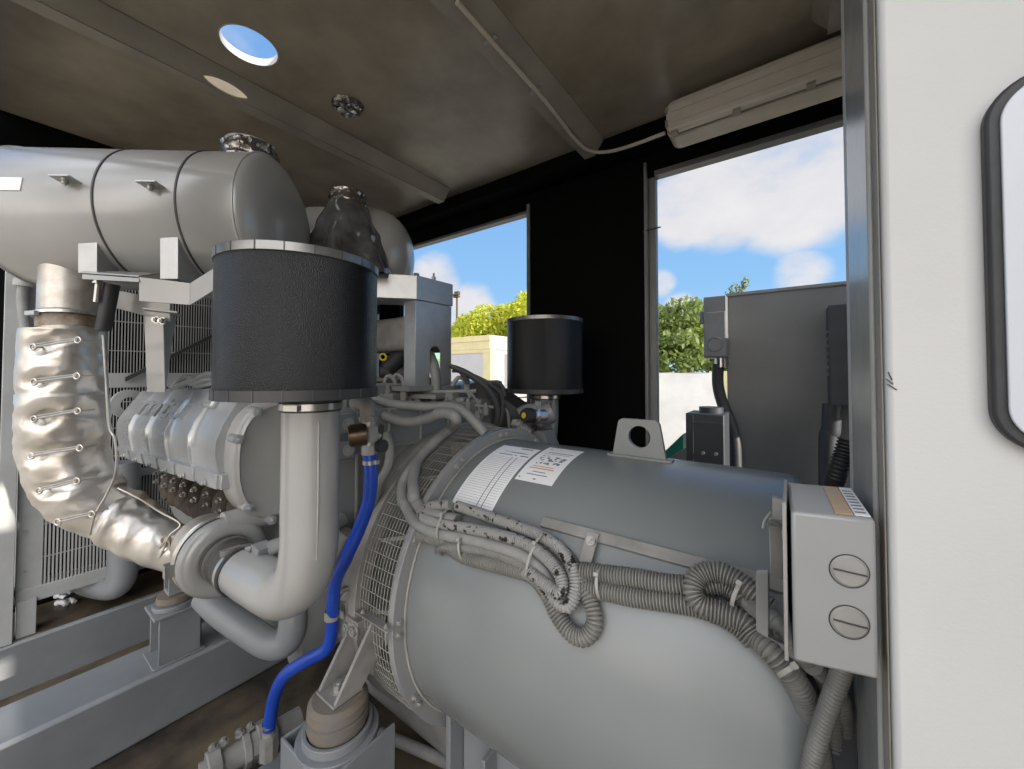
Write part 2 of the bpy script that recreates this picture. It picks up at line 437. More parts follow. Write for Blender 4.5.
for k in range(n):
    a, b = 2*PI*k/n, 2*PI*(k+1)/n
    ia, ib = (hx+hr*math.cos(a), hz+hr*math.sin(a)), (hx+hr*math.cos(b), hz+hr*math.sin(b)); oa, ob = lug_outline(a), lug_outline(b)
    Y0, Y1 = GY-.008, GY+.008
    for f_ in ([(ia[0],Y0,ia[1]),(ib[0],Y0,ib[1]),(ob[0],Y0,ob[1]),(oa[0],Y0,oa[1])],[(ia[0],Y1,ia[1]),(oa[0],Y1,oa[1]),(ob[0],Y1,ob[1]),(ib[0],Y1,ib[1])],[(ia[0],Y0,ia[1]),(ia[0],Y1,ia[1]),(ib[0],Y1,ib[1]),(ib[0],Y0,ib[1])],[(oa[0],Y0,oa[1]),(ob[0],Y0,ob[1]),(ob[0],Y1,ob[1]),(oa[0],Y1,oa[1])]): q.face(f_)
bmesh.ops.remove_doubles(q.bm, verts=q.bm.verts, dist=1e-5)
q.box(lx0-.01, lx1+.015, GY-.02, GY+.02, 1.205, 1.226)
lug_ = obj('lifting_lug', q, 'grey_paint', gen)
for p_ in lug_.data.polygons: p_.use_smooth = False
# feet
q = MB().box(-.955,-.935,.93,1.63,0,.36).box(-.93,.0,.99,1.005,0,.32).box(-.93,.0,1.55,1.565,0,.32).box(-.80,-.785,.93,.99,0,.30).box(-.02,.0,.93,1.63,0,.32)
objs('foot_plate', q, 'beam_paint', gen, bevel=.003)
# lower body visible beneath the screen
obj('lower_duct', MB().cyl((-1.62,1.22,.16),(-1.0,1.22,.16),.20, seg=48), 'dusty_paint', gen)

# papers glued on the drum
def sheet(name, c4, label, draw):
    P4 = [AC(*c, .001) for c in c4]
    X0 = (P4[0].x+P4[3].x)/2; X1 = (P4[1].x+P4[2].x)/2
    at, ab = (ang(P4[0])+ang(P4[1]))/2, (ang(P4[2])+ang(P4[3]))/2
    if at < 0: at += 2*PI
    if ab < 0: ab += 2*PI
    o = obj(name, MB().patch(X0, X1, at, ab, .501), 'paper', label=label, cat='paper sheet')
    q = MB(); q2 = MB()
    def st(u0,u1,v0,v1,tgt=q): tgt.patch(X0+(X1-X0)*u0, X0+(X1-X0)*u1, at+(ab-at)*v0, at+(ab-at)*v1, .5019, max(3, int((v1-v0)*18)), .0002)
    draw(st, q, q2)
    obj('printed_lines', q, 'ink', o)
    if len(q2.bm.verts): obj('orange_print', q2, 'ink_orange', o, label='orange printed line')
    else: q2.bm.free()
    return o
def d1(st, q, q2):
    for k in range(24): st(.05,.95,.28+k*.029,.2825+k*.029)
    st(.60,.618,.26,.98); st(.72,.738,.26,.98)
    st(.2,.55,.215,.23); st(.6,.66,.215,.23); st(.75,.95,.21,.23)
    st(.25,.8,.15,.158); st(.45,.9,.16,.17)
    st(.55,.85,.03,.055)
def d2(st, q, q2):
    st(.12,.2,.1,.12); st(.2,.9,.23,.25); st(.15,.85,.29,.30)
    rr = random.Random(2)
    for k in range(30):
        u, v = rr.uniform(.15,.8), rr.uniform(.36,.60); st(u,u+rr.uniform(.03,.12),v,v+rr.uniform(.01,.04))
    st(.2,.75,.665,.68,q2); st(.15,.8,.71,.73,q2); st(.3,.65,.79,.805); st(.2,.75,.85,.865)
    st(.05,.1,.93,.95); st(.45,.52,.93,.95)
sheet('ruled_paper_sheet', [(501,446),(540,449),(494,514),(453,503)], 'long white sheet with ruled table lines, glued on the drum beside the flange', d1)
sheet('picture_paper_sheet', [(546,448),(584,451),(555,485),(516,481)], 'shorter white sheet with grey picture and orange print, right of the ruled sheet', d2)

# ================================================================== ENGINE
eng = thing('engine', (-2.0, GY, .1), 'grey vee engine block between the radiator and the generator', 'engine')
obj('crankcase', MB().slab([(-1.48,.72,.42),(-1.48,1.84,.42),(-1.48,1.96,.8),(-1.48,1.9,1.1),(-1.48,1.5,1.15),(-1.48,1.06,1.15),(-1.48,.66,1.0),(-1.48,.60,.8)], (-1.3,0,0)), 'grey_paint', eng, .01)
obj('flywheel_housing', MB().lathe(O, XA, [(-1.50,.30),(-1.50,.49),(-1.38,.53),(-1.22,.53),(-1.22,.3)], 64), 'grey_paint', eng)
q = MB().box(-1.46,-1.30,.70,1.86,.8,1.36)
for yy in (.80,.94,1.10,1.26,1.5): q.box(-1.30,-1.288,yy,yy+.016,.95,1.36)
q.box(-1.30,-1.285,.70,1.86,1.20,1.215)
gc = obj('gear_case', q, 'grey_paint', eng, .006)
# rocker cover, near bank: cross sections at the near and far end
def cov(name, yn, side):
    A = AX(222,435,-1.56); B = AX(219.5,473,-1.56); T = AX(250,388,-1.56)
    A2 = AX(119,419,-2.75); B2 = AX(118,446,-2.75); T2 = AX(144,391,-2.75)
    return A,B,T,A2,B2,T2
A,B_,T,A2,B2,T2 = cov('', 0, 1)
def sec(t):     # section at fraction t (0 near the generator, 1 at the radiator)
    a = A.lerp(A2,t); b = B_.lerp(B2,t); tt = T.lerp(T2,t)
    return a, b, tt
def cover_mesh(mirror=False):
    mb = MB(); secs = []
    nseg = 5; ts = []
    for k in range(nseg):
        t0, t1 = k/nseg, (k+1)/nseg
        ts += [(t0+.0,1),(t0+.012,1.0),(t0+.03,0.0),(t1-.05,-.35),(t1-.004,-.35)]
    for (t, bulge) in ts:
        a, b, tt = sec(t); o_ = .006*bulge
        out = V((0,-1,0)); up = V((0,-.5,.86))
        pts = [b+V((0,.0,0))+out*o_*.6, b.lerp(a,.5)+out*(.010+o_), b.lerp(a,.85)+out*(.010+o_), a+out*(.002)+up*(.004+o_*.7), a.lerp(tt,.12)+up*(.010+o_),
               a.lerp(tt,.55)+up*(.010+o_*.6), tt.lerp(a,.06)+up*.010, tt+V((0,.03,.008)), tt+V((0,.16,-.02)), tt+V((0,.26,-.12)), V((b.x,b.y+.30,b.z))]
        if mirror: pts = [V((p.x, 2*GY-p.y, p.z)) for p in pts]
        secs.append([mb.bm.verts.new(p) for p in pts])
    for i in range(len(secs)-1):
        m_ = len(secs[i])
        for k in range(m_): mb.bm.faces.new([secs[i][k], secs[i][(k+1)%m_], secs[i+1][(k+1)%m_], secs[i+1][k]])
    mb.bm.faces.new(secs[0]); mb.bm.faces.new(list(reversed(secs[-1])))
    return mb
rc = obj('rocker_cover', cover_mesh(), 'engine_silver', eng, label='ribbed silver rocker cover of the near bank', ang_=50)
obj('rocker_cover', cover_mesh(True), 'grey_paint', eng, ang_=50)
# gasket ledge with studs
q = MB()
g0, g1 = AX(217,488,-1.56), AX(120,455,-2.75)
for k in range(6):
    t0, t1 = (k-.1)/6, (k+.72)/6
    a, b = B_.lerp(B2,t0), B_.lerp(B2,t1); c0, c1 = g0.lerp(g1,t0), g0.lerp(g1,t1)
    q.slab([a+V((0,-.016,0)), b+V((0,-.016,0)), c1+V((0,-.010,0)), c0+V((0,-.010,0))], (0,.05,0))
    m_ = c0.lerp(c1,.5); q.bolt(m_+V((0,-.014,.012)), V((0,-1,-.1)), .007, .01)
q.slab([B_+V((0.04,-.006,0)), B2+V((0,-.006,0)), g1, g0+V((.04,0,0))], (0,.2,0))
obj('gasket_ledge', q, 'engine_silver', rc, .001)
q = MB()     # plug bump on the cover face
pbm = sec(.17); m_ = pbm[0].lerp(pbm[2],.62)
q.obox(m_+V((0,-.01,.014)), V((1,0,0)), (pbm[2]-pbm[0]), V((0,-.8,.5)), .05, .028, .012)
q.obox(m_+V((-.05,-.008,-.01)), V((1,0,0)), (pbm[2]-pbm[0]), V((0,-.8,.5)), .02, .03, .010)
obj('breather_boss', q, 'engine_silver', rc, .008)
# raised letters
def text_bm(txt, size, ext, M, mb):
    cu = bpy.data.curves.new('t', 'FONT'); cu.body = txt; cu.size = size; cu.extrude = ext; cu.align_x = 'LEFT'; cu.offset = size*.012
    to = bpy.data.objects.new('t', cu); COL.objects.link(to); dg = bpy.context.evaluated_depsgraph_get()
    me = to.evaluated_get(dg).to_mesh(); me.transform(M); mb.bm.from_mesh(me)
    to.evaluated_get(dg).to_mesh_clear(); bpy.data.objects.remove(to); bpy.data.curves.remove(cu)
s0 = sec(.82); s1 = sec(.25)
o0 = s0[0].lerp(s0[2],.2); xdir = (s1[0].lerp(s1[2],.2)-o0); ln = xdir.length; xdir.normalize()
ydir = (s0[2]-s0[0]).normalized(); zdir = xdir.cross(ydir).normalized()
M = Matrix(((xdir.x*2.6,ydir.x,zdir.x,0),(xdir.y*2.6,ydir.y,zdir.y,0),(xdir.z*2.6,ydir.z,zdir.z,0),(0,0,0,1)))
M.translation = o0+zdir*.011
q = MB(); text_bm('mtu', .145, .005, M, q)
obj('raised_letters', q, 'galvanized', rc)
# round end cover facing the generator
ec = V((-1.545, .655, 1.205))
def dshape(x, s):
    pts = []
    for k in range(32):
        a = 2*PI*k/32; ry = .175*s; rz = (.205 if math.sin(a) > 0 else .225)*s
        ca, sa = math.cos(a), math.sin(a)
        pts.append(V((x, ec.y+ry*math.copysign(abs(ca)**.75,ca), ec.z+rz*math.copysign(abs(sa)**.8,sa))))
    return pts
q = MB()
loops = [dshape(-1.60,1.0), dshape(-1.50,1.0), dshape(-1.478,.95), dshape(-1.474,.90), dshape(-1.484,.84), dshape(-1.484,.4)]
L_ = [[q.bm.verts.new(p) for p in l] for l in loops]
for i in range(len(L_)-1):
    for k in range(32): q.bm.faces.new([L_[i][k], L_[i][(k+1)%32], L_[i+1][(k+1)%32], L_[i+1][k]])
q.bm.faces.new(L_[0]); q.bm.faces.new(L_[-1])
en = obj('end_cover', q, 'muffler_paint', eng, ang_=55)
q = MB()
for a in (158, 222, 250, 95, 128):
    aa = math.radians(a); p = V((-1.52, ec.y+.178*math.cos(aa), ec.z+(.21 if a<180 else .228)*math.sin(aa)))
    q.cyl(p, p+V((.06,0,0)), .015, seg=16); q.bolt(p+V((.06,0,0)), (1,0,0), .008, .006)
objs('cover_lug', q, 'engine_silver', en)
# exhaust manifold
q = MB(); q2 = MB()
mtop = [AX(158,470,-2.5), AX(222,497,-1.7)]
for k in range(7):
    t = k/6; p = mtop[0].lerp(mtop[1], t)+V((0,.05,-.03))
    q.tube([p+V((0,.12,.03)), p+V((0,.02,.01)), p+V((.02,-.01,-.05)), p+V((.05,.0,-.10))], .036, 12, disp=lambda a,b,c_: .006*noise.noise(a*30))
    for dz in (-.03, .012): q2.bolt(p+V((-.035,-.045,dz)), (0.3,-1,-.2), .008, .014)
a_, b_ = mtop[0]+V((-.05,.07,-.13)), mtop[1]+V((.0,.05,-.13))
q.tube([a_, a_.lerp(b_,.5), b_], .052, 16, disp=lambda a,b,c_: .008*noise.noise(a*18), step=.02)
mf = obj('exhaust_manifold', q, 'manifold_iron', eng, label='dark rusty exhaust manifold')
objs('manifold_nut', q2, 'steel', mf)
# lifting eye at the radiator end
q = MB(); ce = AX(129,404,-2.78)
q.lathe(ce, (1,.2,0), [(-.008,.036),(-.008,.074),(.008,.074),(.008,.036)], 32, True)
obj('lifting_eye', q, 'grille_paint', eng)
# plates with bolts right of the intake pipe
q = MB(); q2 = MB()
for (px_, py_) in ((347,424),(347,450)):
    p = AX(px_,py_,-1.24); q.box(-1.30,-1.24,p.y-.05,p.y+.035,p.z-.032,p.z+.032); q2.bolt((-1.24,p.y+.005,p.z),(1,0,0),.016,.008)
objs('housing_lug', q, 'grey_paint', eng, bevel=.006); objs('lug_bolt', q2, 'bolt', eng)
# clutter of brackets, injection pipes and manifolds on top of the engine
def T_(pts, d): return [D(p[0],p[1],p[2] if len(p)>2 else d) for p in pts]
q = MB()
for pts, r in (
    ([(382,392),(395,392),(430,392),(476,391)], .010),
    ([(372,408),(379,397),(392,393),(405,393)], .012),
    ([(405,396),(430,402),(455,404),(470,402)], .010),
    ([(440,402),(470,405),(500,408),(507,412),(509,425),(509,432)], .008),
    ([(470,392),(476,400),(480,410),(484,417)], .007),
    ([(384,386),(386,378),(390,376),(394,380),(396,388),(396,393)], .010),
    ([(392,380),(396,375),(401,377),(404,385),(405,392)], .010),
    ([(452,371),(462,372),(468,380),(468,390),(470,398)], .009),
    ([(452,386),(458,378),(464,380),(467,392)], .011),
    ([(468,425),(482,430),(492,436),(500,440)], .008),
    ): q.tube(T_(pts, 1.95), r, 10)
objs('injection_pipe', q, 'grey_paint', eng)
q = MB()
for pts, r in (
    ([(454,368),(468,374),(485,386),(494,398),(498,412),(496,424),(488,434)], .017),
    ([(462,372),(474,376),(490,384),(500,392),(503,402),(502,416),(498,430)], .011),
    ([(485,384),(495,382),(502,386),(505,396)], .010),
    ([(450,366),(458,369),(464,376),(468,384)], .012),
    ): q.tube(T_(pts, 1.9), r, 10)
objs('fuel_hose', q, 'black_strip', eng)
q = MB()
for (x_,y_,w_,h_,d_,k_) in ((392,396,14,5,1.9,.05),(412,398,10,7,1.95,.05),(430,396,22,4,1.92,.06),(462,402,7,8,1.93,.03),(440,412,12,8,1.85,.05),
                            (415,408,10,6,1.9,.05),(398,408,7,7,1.85,.04),(480,402,8,6,2.0,.05),(452,396,6,7,1.92,.03),(425,432,14,10,1.8,.03),(395,432,12,12,1.75,.03)):
    p = D(x_,y_,d_); s_ = d_/F; q.obox(p, V((.9,.2,0)), V((-.2,.9,0)), V((0,0,1)), w_*s_*.7, k_, h_*s_*.55)
for (x_,y_,d_) in ((388,392,1.9),(404,395,1.88),(418,404,1.9),(447,404,1.9),(468,406,1.9),(478,418,1.9),(486,410,1.95),(434,404,1.9),(460,414,1.85)):
    p = D(x_,y_,d_); q.cyl(p-V((0,0,.025)), p+V((0,0,.02)), .017, seg=10); q.bolt(p+V((0,0,.02)), (0,0,1), .013, .014)
objs('injector_block', q, 'dusty_paint', eng, bevel=.002)
q = MB()
q.slab([D(468,384,2.05),D(486,386,2.05),D(520,410,2.05),D(531,425,2.05),D(500,428,2.05),D(470,420,2.05)], (0,.1,.02))
obj('intake_manifold', q, 'black_strip', eng, .004, label='dark far-side intake manifold')
q = MB()
q.tube(T_([(522,418),(530,414),(545,414),(552,412)],1.98), .055, 16)
q.slab([D(478,392,2.1),D(522,415,2.1),D(520,424,2.1),D(476,405,2.1)], (0,.12,0))
obj('intake_branch', q, 'grey_paint', eng)
# mid body behind the drum top left of the filters: dark backing of air charge cooler
q = MB().box(-2.5,-1.62,.95,1.55,1.15,1.45)
for k in range(7): q.box(-2.45+k*.12,-2.40+k*.12,.90,1.6,1.45,1.475)
obj('charge_air_cooler', q, 'dusty_paint', eng, .01)
# centre bracket column with arched slot
Yc0, Yc1, Xc = 1.25, 1.50, -1.50
pT = AX(416,300,Xc); pB = AX(416,386,Xc); pR = AX(451,306,Xc)
Yc0, Yc1 = pT.y, pR.y; zt, zb = pT.z, pB.z
sl0 = AX(430,350,Xc).y; sl1 = AX(440.5,350,Xc).y; sz = AX(435,353,Xc).z
q = MB(); out = [(Yc0,zb),(sl0,zb),(sl0,sz)]
for k in range(1,12):
    a = PI-PI*k/12; out.append(((sl0+sl1)/2+(sl1-sl0)/2*math.cos(a), sz+(sl1-sl0)*.5*math.sin(a)))
out += [(sl1,sz),(sl1,zb),(Yc1,zb),(Yc1,zt),(Yc0,zt)]
q.slab([(Xc,y,z) for y,z in out], (-.006,0,0))
q.box(Xc-.085,Xc,Yc0-.004,Yc0,zb,zt); q.box(Xc-.085,Xc,Yc1,Yc1+.004,zb,zt)
bc = thing('muffler_bracket', (Xc, Yc0, zb), 'tall grey metal bracket with arched slot, holding the rear muffler', 'bracket')
obj('column', q, 'galvanized', bc, .0015, ang_=30)
q = MB(); dd = V((-.653,-.757,0)); z1, z2 = zt+.002, AX(416,275,Xc).z
pE = V((Xc,Yc0,0)); wv = V((-.06,.052,0))
e0 = pE+V((.004,0,0)); e1 = pE+dd*.62; yb = V((0,Yc1-Yc0+.01,0))
q.slab([V((e0.x,e0.y,z1)), V((e0.x,e0.y+Yc1-Yc0+.012,z1)), V((e1.x-.05,e1.y+.26,z1)), V((e1.x,e1.y,z1))], (0,0,z2-z1))
obj('cross_arm', q, 'galvanized', bc, .004)
obj('base_plate', MB().box(Xc-.12,Xc+.03,Yc0-.06,Yc1+.05,zb-.025,zb-.001), 'grey_paint', bc, .002)
q = MB(); p = D(405,268,1.95)
q.box(Xc-.02,Xc,Yc0+.0,Yc0+.02,z2,z2+.012); q.bolt((Xc-.05,Yc1-.08,z2),(0,0,1),.012,.03); q.cyl((Xc-.05,Yc1-.08,z2),(Xc-.05,Yc1-.08,z2+.05),.005,seg=8)
objs('bracket_bolt', q, 'bolt', bc)
# items seen between the filter and the column
p = D(385,346,4.6); q = MB().lathe(p, (.6,-.8,0), [(-.06,.04),(-.06,.10),(.0,.11),(.04,.09),(.05,.02)], 24)
t_ = thing('marker_post', V((p.x,p.y,-.2)), 'post with turquoise round cap seen right of the big black filter', 'post'); obj('cap', q, 'teal', t_); obj('post', MB().cyl(V((p.x,p.y,-.2)), p, .03, seg=10), 'dark_box', t_)
p = D(383,357,2.1); q = MB().torus(p, (.6,-.8,0), .017, .006, 24, 8)
q = obj('yellow_ring', q, 'yellow', label='small yellow ring between the big black filter and the bracket', cat='ring')
p = D(436,352,4.6); t_ = thing('marker_post', V((p.x,p.y,-.2)), 'post with turquoise cap seen through the arched slot of the bracket', 'post'); obj('post', MB().cyl(V((p.x,p.y,-.2)), p, .03, seg=10), 'dark_box', t_); obj('cap', MB().lathe(p, (.6,-.8,0), [(-.06,.04),(-.06,.13),(.0,.13),(.04,.09),(.05,.02)], 24), 'teal', t_)
q = MB().tube([D(436,398,1.97),D(436,380,1.97),D(434,366,1.99),D(430,355,2.05)], .026, 16)
obj('breather_pipe', q, 'hose_grey', eng)
q = MB().tube([D(388,368,2.2),D(396,360,2.2),D(404,352,2.2),D(412,356,2.2)], .05, 16).tube([D(383,372,2.25),D(392,372,2.25),D(408,374,2.25)], .06, 16)
obj('turbo_outlet', q, 'black_strip', eng)
q = MB().box(-2.05,-1.62,1.28,1.62,1.62,1.80)
obj('coolant_tank', q, 'dusty_paint', eng, .03)

# ================================================================== TURBO + INTAKE
tb = thing('turbocharger', (-1.55,.44,.78), 'snail shaped turbocharger housing joined to the silver exhaust blanket', 'turbocharger')
tc_ = AX(224,556,-1.52)
obj('compressor_housing', MB().torus(tc_, XA, .092, .033, 48, 16), 'muffler_paint', tb)
obj('inlet_ring', MB().lathe(tc_, XA, [(-.03,.03),(-.03,.095),(.006,.095),(.012,.078),(.025,.076),(.025,.05)], 40), 'steel', tb)
obj('discharge_pipe', MB().tube([tc_+V((-.01,.0,.10)), tc_+V((-.01,.10,.10)), tc_+V((-.01,.25,.08)), tc_+V((-.02,.36,.06))], .04, 20), 'muffler_paint', tb)
obj('turbine_housing', MB().lathe(tc_+V((-.05,0,0)), (-1,0,0), [(0,.02),(0,.112),(.02,.115),(.03,.09),(.09,.085),(.14,.095),(.15,.07)], 40), 'flex_pipe', tb)
obj('vee_band', MB().torus(tc_+V((-.045,0,0)), XA, .118, .008, 40, 8).box(tc_.x-.06,tc_.x-.035,tc_.y-.14,tc_.y-.11,tc_.z-.03,tc_.z+.01), 'steel', tb)
ip = thing('air_intake_pipe', (-1.01,.464,.8), 'thick glossy grey intake elbow under the big black filter', 'pipe')
EC = D(311,450,.985)
def elbow(): return [tc_+V((.155,0,0)), tc_+V((.20,.0,.004)), tc_+V((.28,.003,.006)), V((EC.x-.12,EC.y-.01,tc_.z+.014)), V((EC.x-.035,EC.y-.003,tc_.z+.07)), V((EC.x-.004,EC.y,tc_.z+.15)), V((EC.x,EC.y,1.16)), V((EC.x,EC.y,1.28)), V((EC.x,EC.y,D(300,404,.985).z))]
obj('elbow', MB().tube(elbow(), .0675, 40, 10), 'muffler_paint', ip)
wl = [p+V((.083,-.018,0)).normalized()*.068 for p in elbow()[5:]]
obj('weld_seam', MB().tube(wl[:-1]+[wl[-1]-V((0,0,.04))], .0022, 8), 'muffler_paint', ip)
obj('rubber_sleeve', MB().lathe(tc_, XA, [(.02,.04),(.02,.069),(.07,.069),(.085,.066),(.10,.070),(.165,.070),(.165,.04)], 48), 'rubber_sleeve', ip, label='dark rubber sleeve at the turbocharger end')
obj('black_ring', MB().ring(tc_+V((.168,0,0)), XA, .066, .0715, -.006, .006, 48), 'rubber', ip, label='black ring at the elbow mouth')
q = MB()
for x_, r_ in ((.150,.070),(.050,.069)): q.ring(tc_+V((x_,0,0)), XA, r_-.002, r_+.003, -.009, .009, 48)
q.obox(tc_+V((.150,-.03,.068)), V((0,1,0)), XA, V((0,0,1)), .025, .008, .008)
objs('hose_clamp', q, 'steel', ip)
q = MB(); o_ = tc_+V((.20,0,.055)); q.slab([o_,o_+V((.05,0,0)),o_+V((.07,0,.035)),o_+V((.02,0,.04))], (0,.04,0)); q.bolt(o_+V((.01,-.0,.025)),(-.5,-.8,.3),.008,.010)
obj('support_tab', q, 'grey_paint', ip)
obj('cross_pipe', MB().tube([tc_+V((.25,.03,.075)),tc_+V((.27,.15,.09)),tc_+V((.24,.27,.09))], .024, 16), 'grey_paint', ip)

def air_filter(loc, label, top=.338, bot=-.035, R=.212, nk=None):
    t = thing('air_filter', loc, label, 'air filter', 'cylindrical black air filters')
    x, y, z = loc; h = top-bot
    obj('canister', MB().lathe((x,y,z), (0,0,1), [(.012,.05),(.012,R*.985),(.02,R),(h-.02,R),(h-.012,R*.99),(h-.012,.05)], 96), 'filter_black', t)
    def seg_rim(z0, z1, RR, m):
        q = MB().ring((x,y,z), (0,0,1), RR-.012, RR, z0, z1, 96)
        obj('rim', q, m, t, .001)
        q = MB()
        for k in range(20):
            a = 2*PI*k/20; q.obox(V((x+math.cos(a)*RR, y+math.sin(a)*RR, z+(z0+z1)/2)), V((-math.sin(a),math.cos(a),0)), V((math.cos(a),math.sin(a),0)), V((0,0,1)), .0012, .0012, (z1-z0)/2)
        objs('rim_crimp', q, 'rubber_sleeve', t)
    seg_rim(h-.022, h-.002, R+.003, 'filter_rim')
    seg_rim(0, .024, R+.003, 'black_strip')
    obj('lid', MB().lathe((x,y,z), (0,0,1), [(h-.012,.01),(h-.012,R-.012),(h-.004,R-.014),(h-.004,.01)], 64), 'filter_black', t)
    obj('underside', MB().lathe((x,y,z), (0,0,1), [(.004,.02),(.004,R-.01),(.012,R-.012),(.012,.02)], 64), 'black_strip', t)
    nx, ny, nr = nk if nk else (x, y, R*.40)
    n = MB().lathe((nx,ny,z), (0,0,1), [(-.035,nr*.7),(-.035,nr),(-.012,nr*1.02),(.006,nr*1.15),(.006,nr*.7)], 48)
    obj('outlet_neck', n, 'rubber', t)
    obj('neck_clamp', MB().ring((nx,ny,z-.022), (0,0,1), nr, nr*1.06, -.008, .008, 48).obox(V((nx+nr*.6,ny-nr*.95,z-.022)), V((1,.5,0)), V((.5,-1,0)), V((0,0,1)), .018, .006, .007), 'steel', t)
    return t
EC = D(311,450,.985)
fc = D(302,320,.985)
air_filter((fc.x,fc.y,D(296,397,.985).z), 'big black textured air filter canister on the thick grey elbow pipe', top=D(296,263,.985).z-D(296,397,.985).z, bot=0, R=.181, nk=(EC.x,EC.y,.0705))
air_filter((-1.14,1.87,1.39), 'smaller looking black air filter canister standing before the black wall panel', top=.30, bot=-.112)
q = MB().tube([V((-1.14,1.87,1.37)), V((-1.14,1.87,1.25)), V((-1.15,1.86,1.1)), V((-1.17,1.84,.95))], .078, 32)
fp = obj('far_intake_pipe', q, 'grey_gloss', label='grey intake pipe under the far black air filter', cat='pipe')
q = MB()
for (a,b) in ((543,405),(544,421)):
    p = D(a,b,2.0); q.obox(p, V((1,0,0)), V((0,1,0)), V((0,0,1)), .018, .05, .022); q.bolt(p+V((.0,-.05,0)), (.3,-1,0), .012, .01)
q.slab([D(534,431,1.97),D(543,431,1.97),D(551,450,1.97),D(534,450,1.97)], (0,.1,0))
objs('pipe_bracket', q, 'grey_paint', fp, bevel=.003)
ss = thing('sensor_valve', D(528,416,1.9), 'black knob with yellow centre beside the far intake pipe', 'valve')
a = D(524,415.5,1.83); dr = (D(545,415,1.93)-a).normalized()
q = MB().lathe(a, dr, [(0,.012),(0,.03),(.012,.036),(.05,.036),(.055,.02)], 24); obj('knob', q, 'rubber', ss)
obj('yellow_disc', MB().cyl(a-dr*.003, a+dr*.002, .014, seg=20), 'yellow', ss, label='yellow disc')
obj('valve_body', MB().cyl(a+dr*.055, a+dr*.14, .028, seg=20).cyl(a+dr*.075, a+dr*.09, .034, seg=6), 'steel', ss)
bf = thing('brass_fittings', D(520,435,1.85), 'small brass and steel pipe fittings between the drum top and the far filter', 'fitting')
q = MB()
for (x_,y_) in ((514,424),(519,428),(524,432)):
    p = D(x_,y_,1.86); q.cyl(p, p+V((.03,.0,.0)), .026, seg=6); q.cyl(p+V((.03,0,0)), p+V((.045,0,0)), .018, seg=16)
objs('nut', q, 'bolt', bf)
q = MB(); p = D(527,430,1.84); q.cyl(p, p-V((0,0,.06)), .012, seg=14); q.cyl(D(532,428,1.84), D(532,437,1.84), .009, seg=12)
objs('brass_stem', q, 'brass', bf)
obj('steel_tip', MB().lathe(D(532,440,1.84), (0,0,-1), [(0,.004),(0,.014),(.012,.014),(.014,.006)], 14), 'steel', bf)

# ================================================================== MUFFLERS
def muffler(c0, ax, L, r, label, bands, hd=.055):
    ax = V(ax).normalized()
    t = thing('exhaust_muffler', c0-V((0,0,r)), label, 'muffler', 'cylindrical exhaust mufflers under the ceiling')
    pr = []
    for k in range(9):
        a = PI/2*k/8; pr.append((L+hd*math.cos(a), max(r*math.sin(a)**.85, .002)))
    for k in range(9):
        a = PI/2*(1-k/8); pr.append((-hd*math.cos(a), max(r*math.sin(a)**.85, .002)))
    obj('body', MB().lathe(c0, ax, pr, 96), 'muffler_paint', t, ang_=60)
    q = MB()
    for h in (0.0, L): q.torus(c0+ax*h, ax, r, .0035, 96, 8)
    objs('end_seam', q, 'muffler_paint', t)
    for h in bands: obj('band', MB().ring(c0+ax*h, ax, r-.001, r+.0028, -.003, .003, 96), 'black_strip', t, label='thin dark band')
    return t
MC = D(276,226,1.50); MR = .252
e_ = D(4,206,1.46)
mdir = V((e_.x-MC.x, e_.y-MC.y, 0)); ML = mdir.length-.17; mdir.normalize()
def mpt(px, py, rr=MR):      # sight line onto the first muffler's skin
    r = ray(px,py); o = CAM-MC; o1 = o-mdir*o.dot(mdir); r1 = r-mdir*r.dot(mdir)
    a = r1.dot(r1); b = 2*o1.dot(r1); c_ = o1.dot(o1)-rr*rr; dsc = max(b*b-4*a*c_, 0)
    return CAM+r*((-b-math.sqrt(dsc))/(2*a))
def hh(px): p = mpt(px, 200); return (p-MC).dot(mdir)
m1 = muffler(MC, mdir, ML, MR, 'large grey muffler with two dark bands, upper left above the blanket', [hh(175), hh(92)])
q = MB(); q2 = MB()
for (px_,py_) in ((72,183),(156,188)):
    p = mpt(px_,py_); nrm = (p-MC); nrm -= mdir*nrm.dot(mdir); nrm.normalize()
    q.obox(p+nrm*.018, -mdir, nrm, mdir.cross(nrm), .030, .022, .002); q2.bolt(p+nrm*.02-V((0,0,.002)), V((0,0,-1)), .008, .014); q2.bolt(p+nrm*.02+V((0,0,.002)), V((0,0,1)), .008, .006)
objs('clamp_tab', q, 'galvanized', m1); objs('clamp_bolt', q2, 'bolt', m1)
# name plate
p = mpt(10,184); nrm = (p-MC); nrm -= mdir*nrm.dot(mdir); nrm.normalize(); up = nrm.cross(mdir); up = up if up.z > 0 else -up
obj('rating_plate', MB().obox(p+nrm*.001, mdir, up, nrm, .035, .022, .0012), 'paper', m1, .001, label='small white rating plate')
# feet of the muffler
for (xa, xb, ya, yb) in ((78,97,232,273),(160,178,237,279)):
    q = MB(); pts = [mpt(xa,yb,MR+.004), mpt(xb,yb,MR+.004), mpt(xb,ya,MR+.004), mpt(xa,ya,MR+.004)]
    zz = 1.5+.335
    dn = D((xa+xb)/2,yb,1.28)
    A0, B0 = D(xa,yb,1.27), D(xb,yb,1.27)
    q.slab([A0, B0, D(xb,ya,1.27), D(xa,ya,1.27)], (-.10,.13,0)); obj('foot', q, 'galvanized', m1, .001, label='bright zinc plated foot')
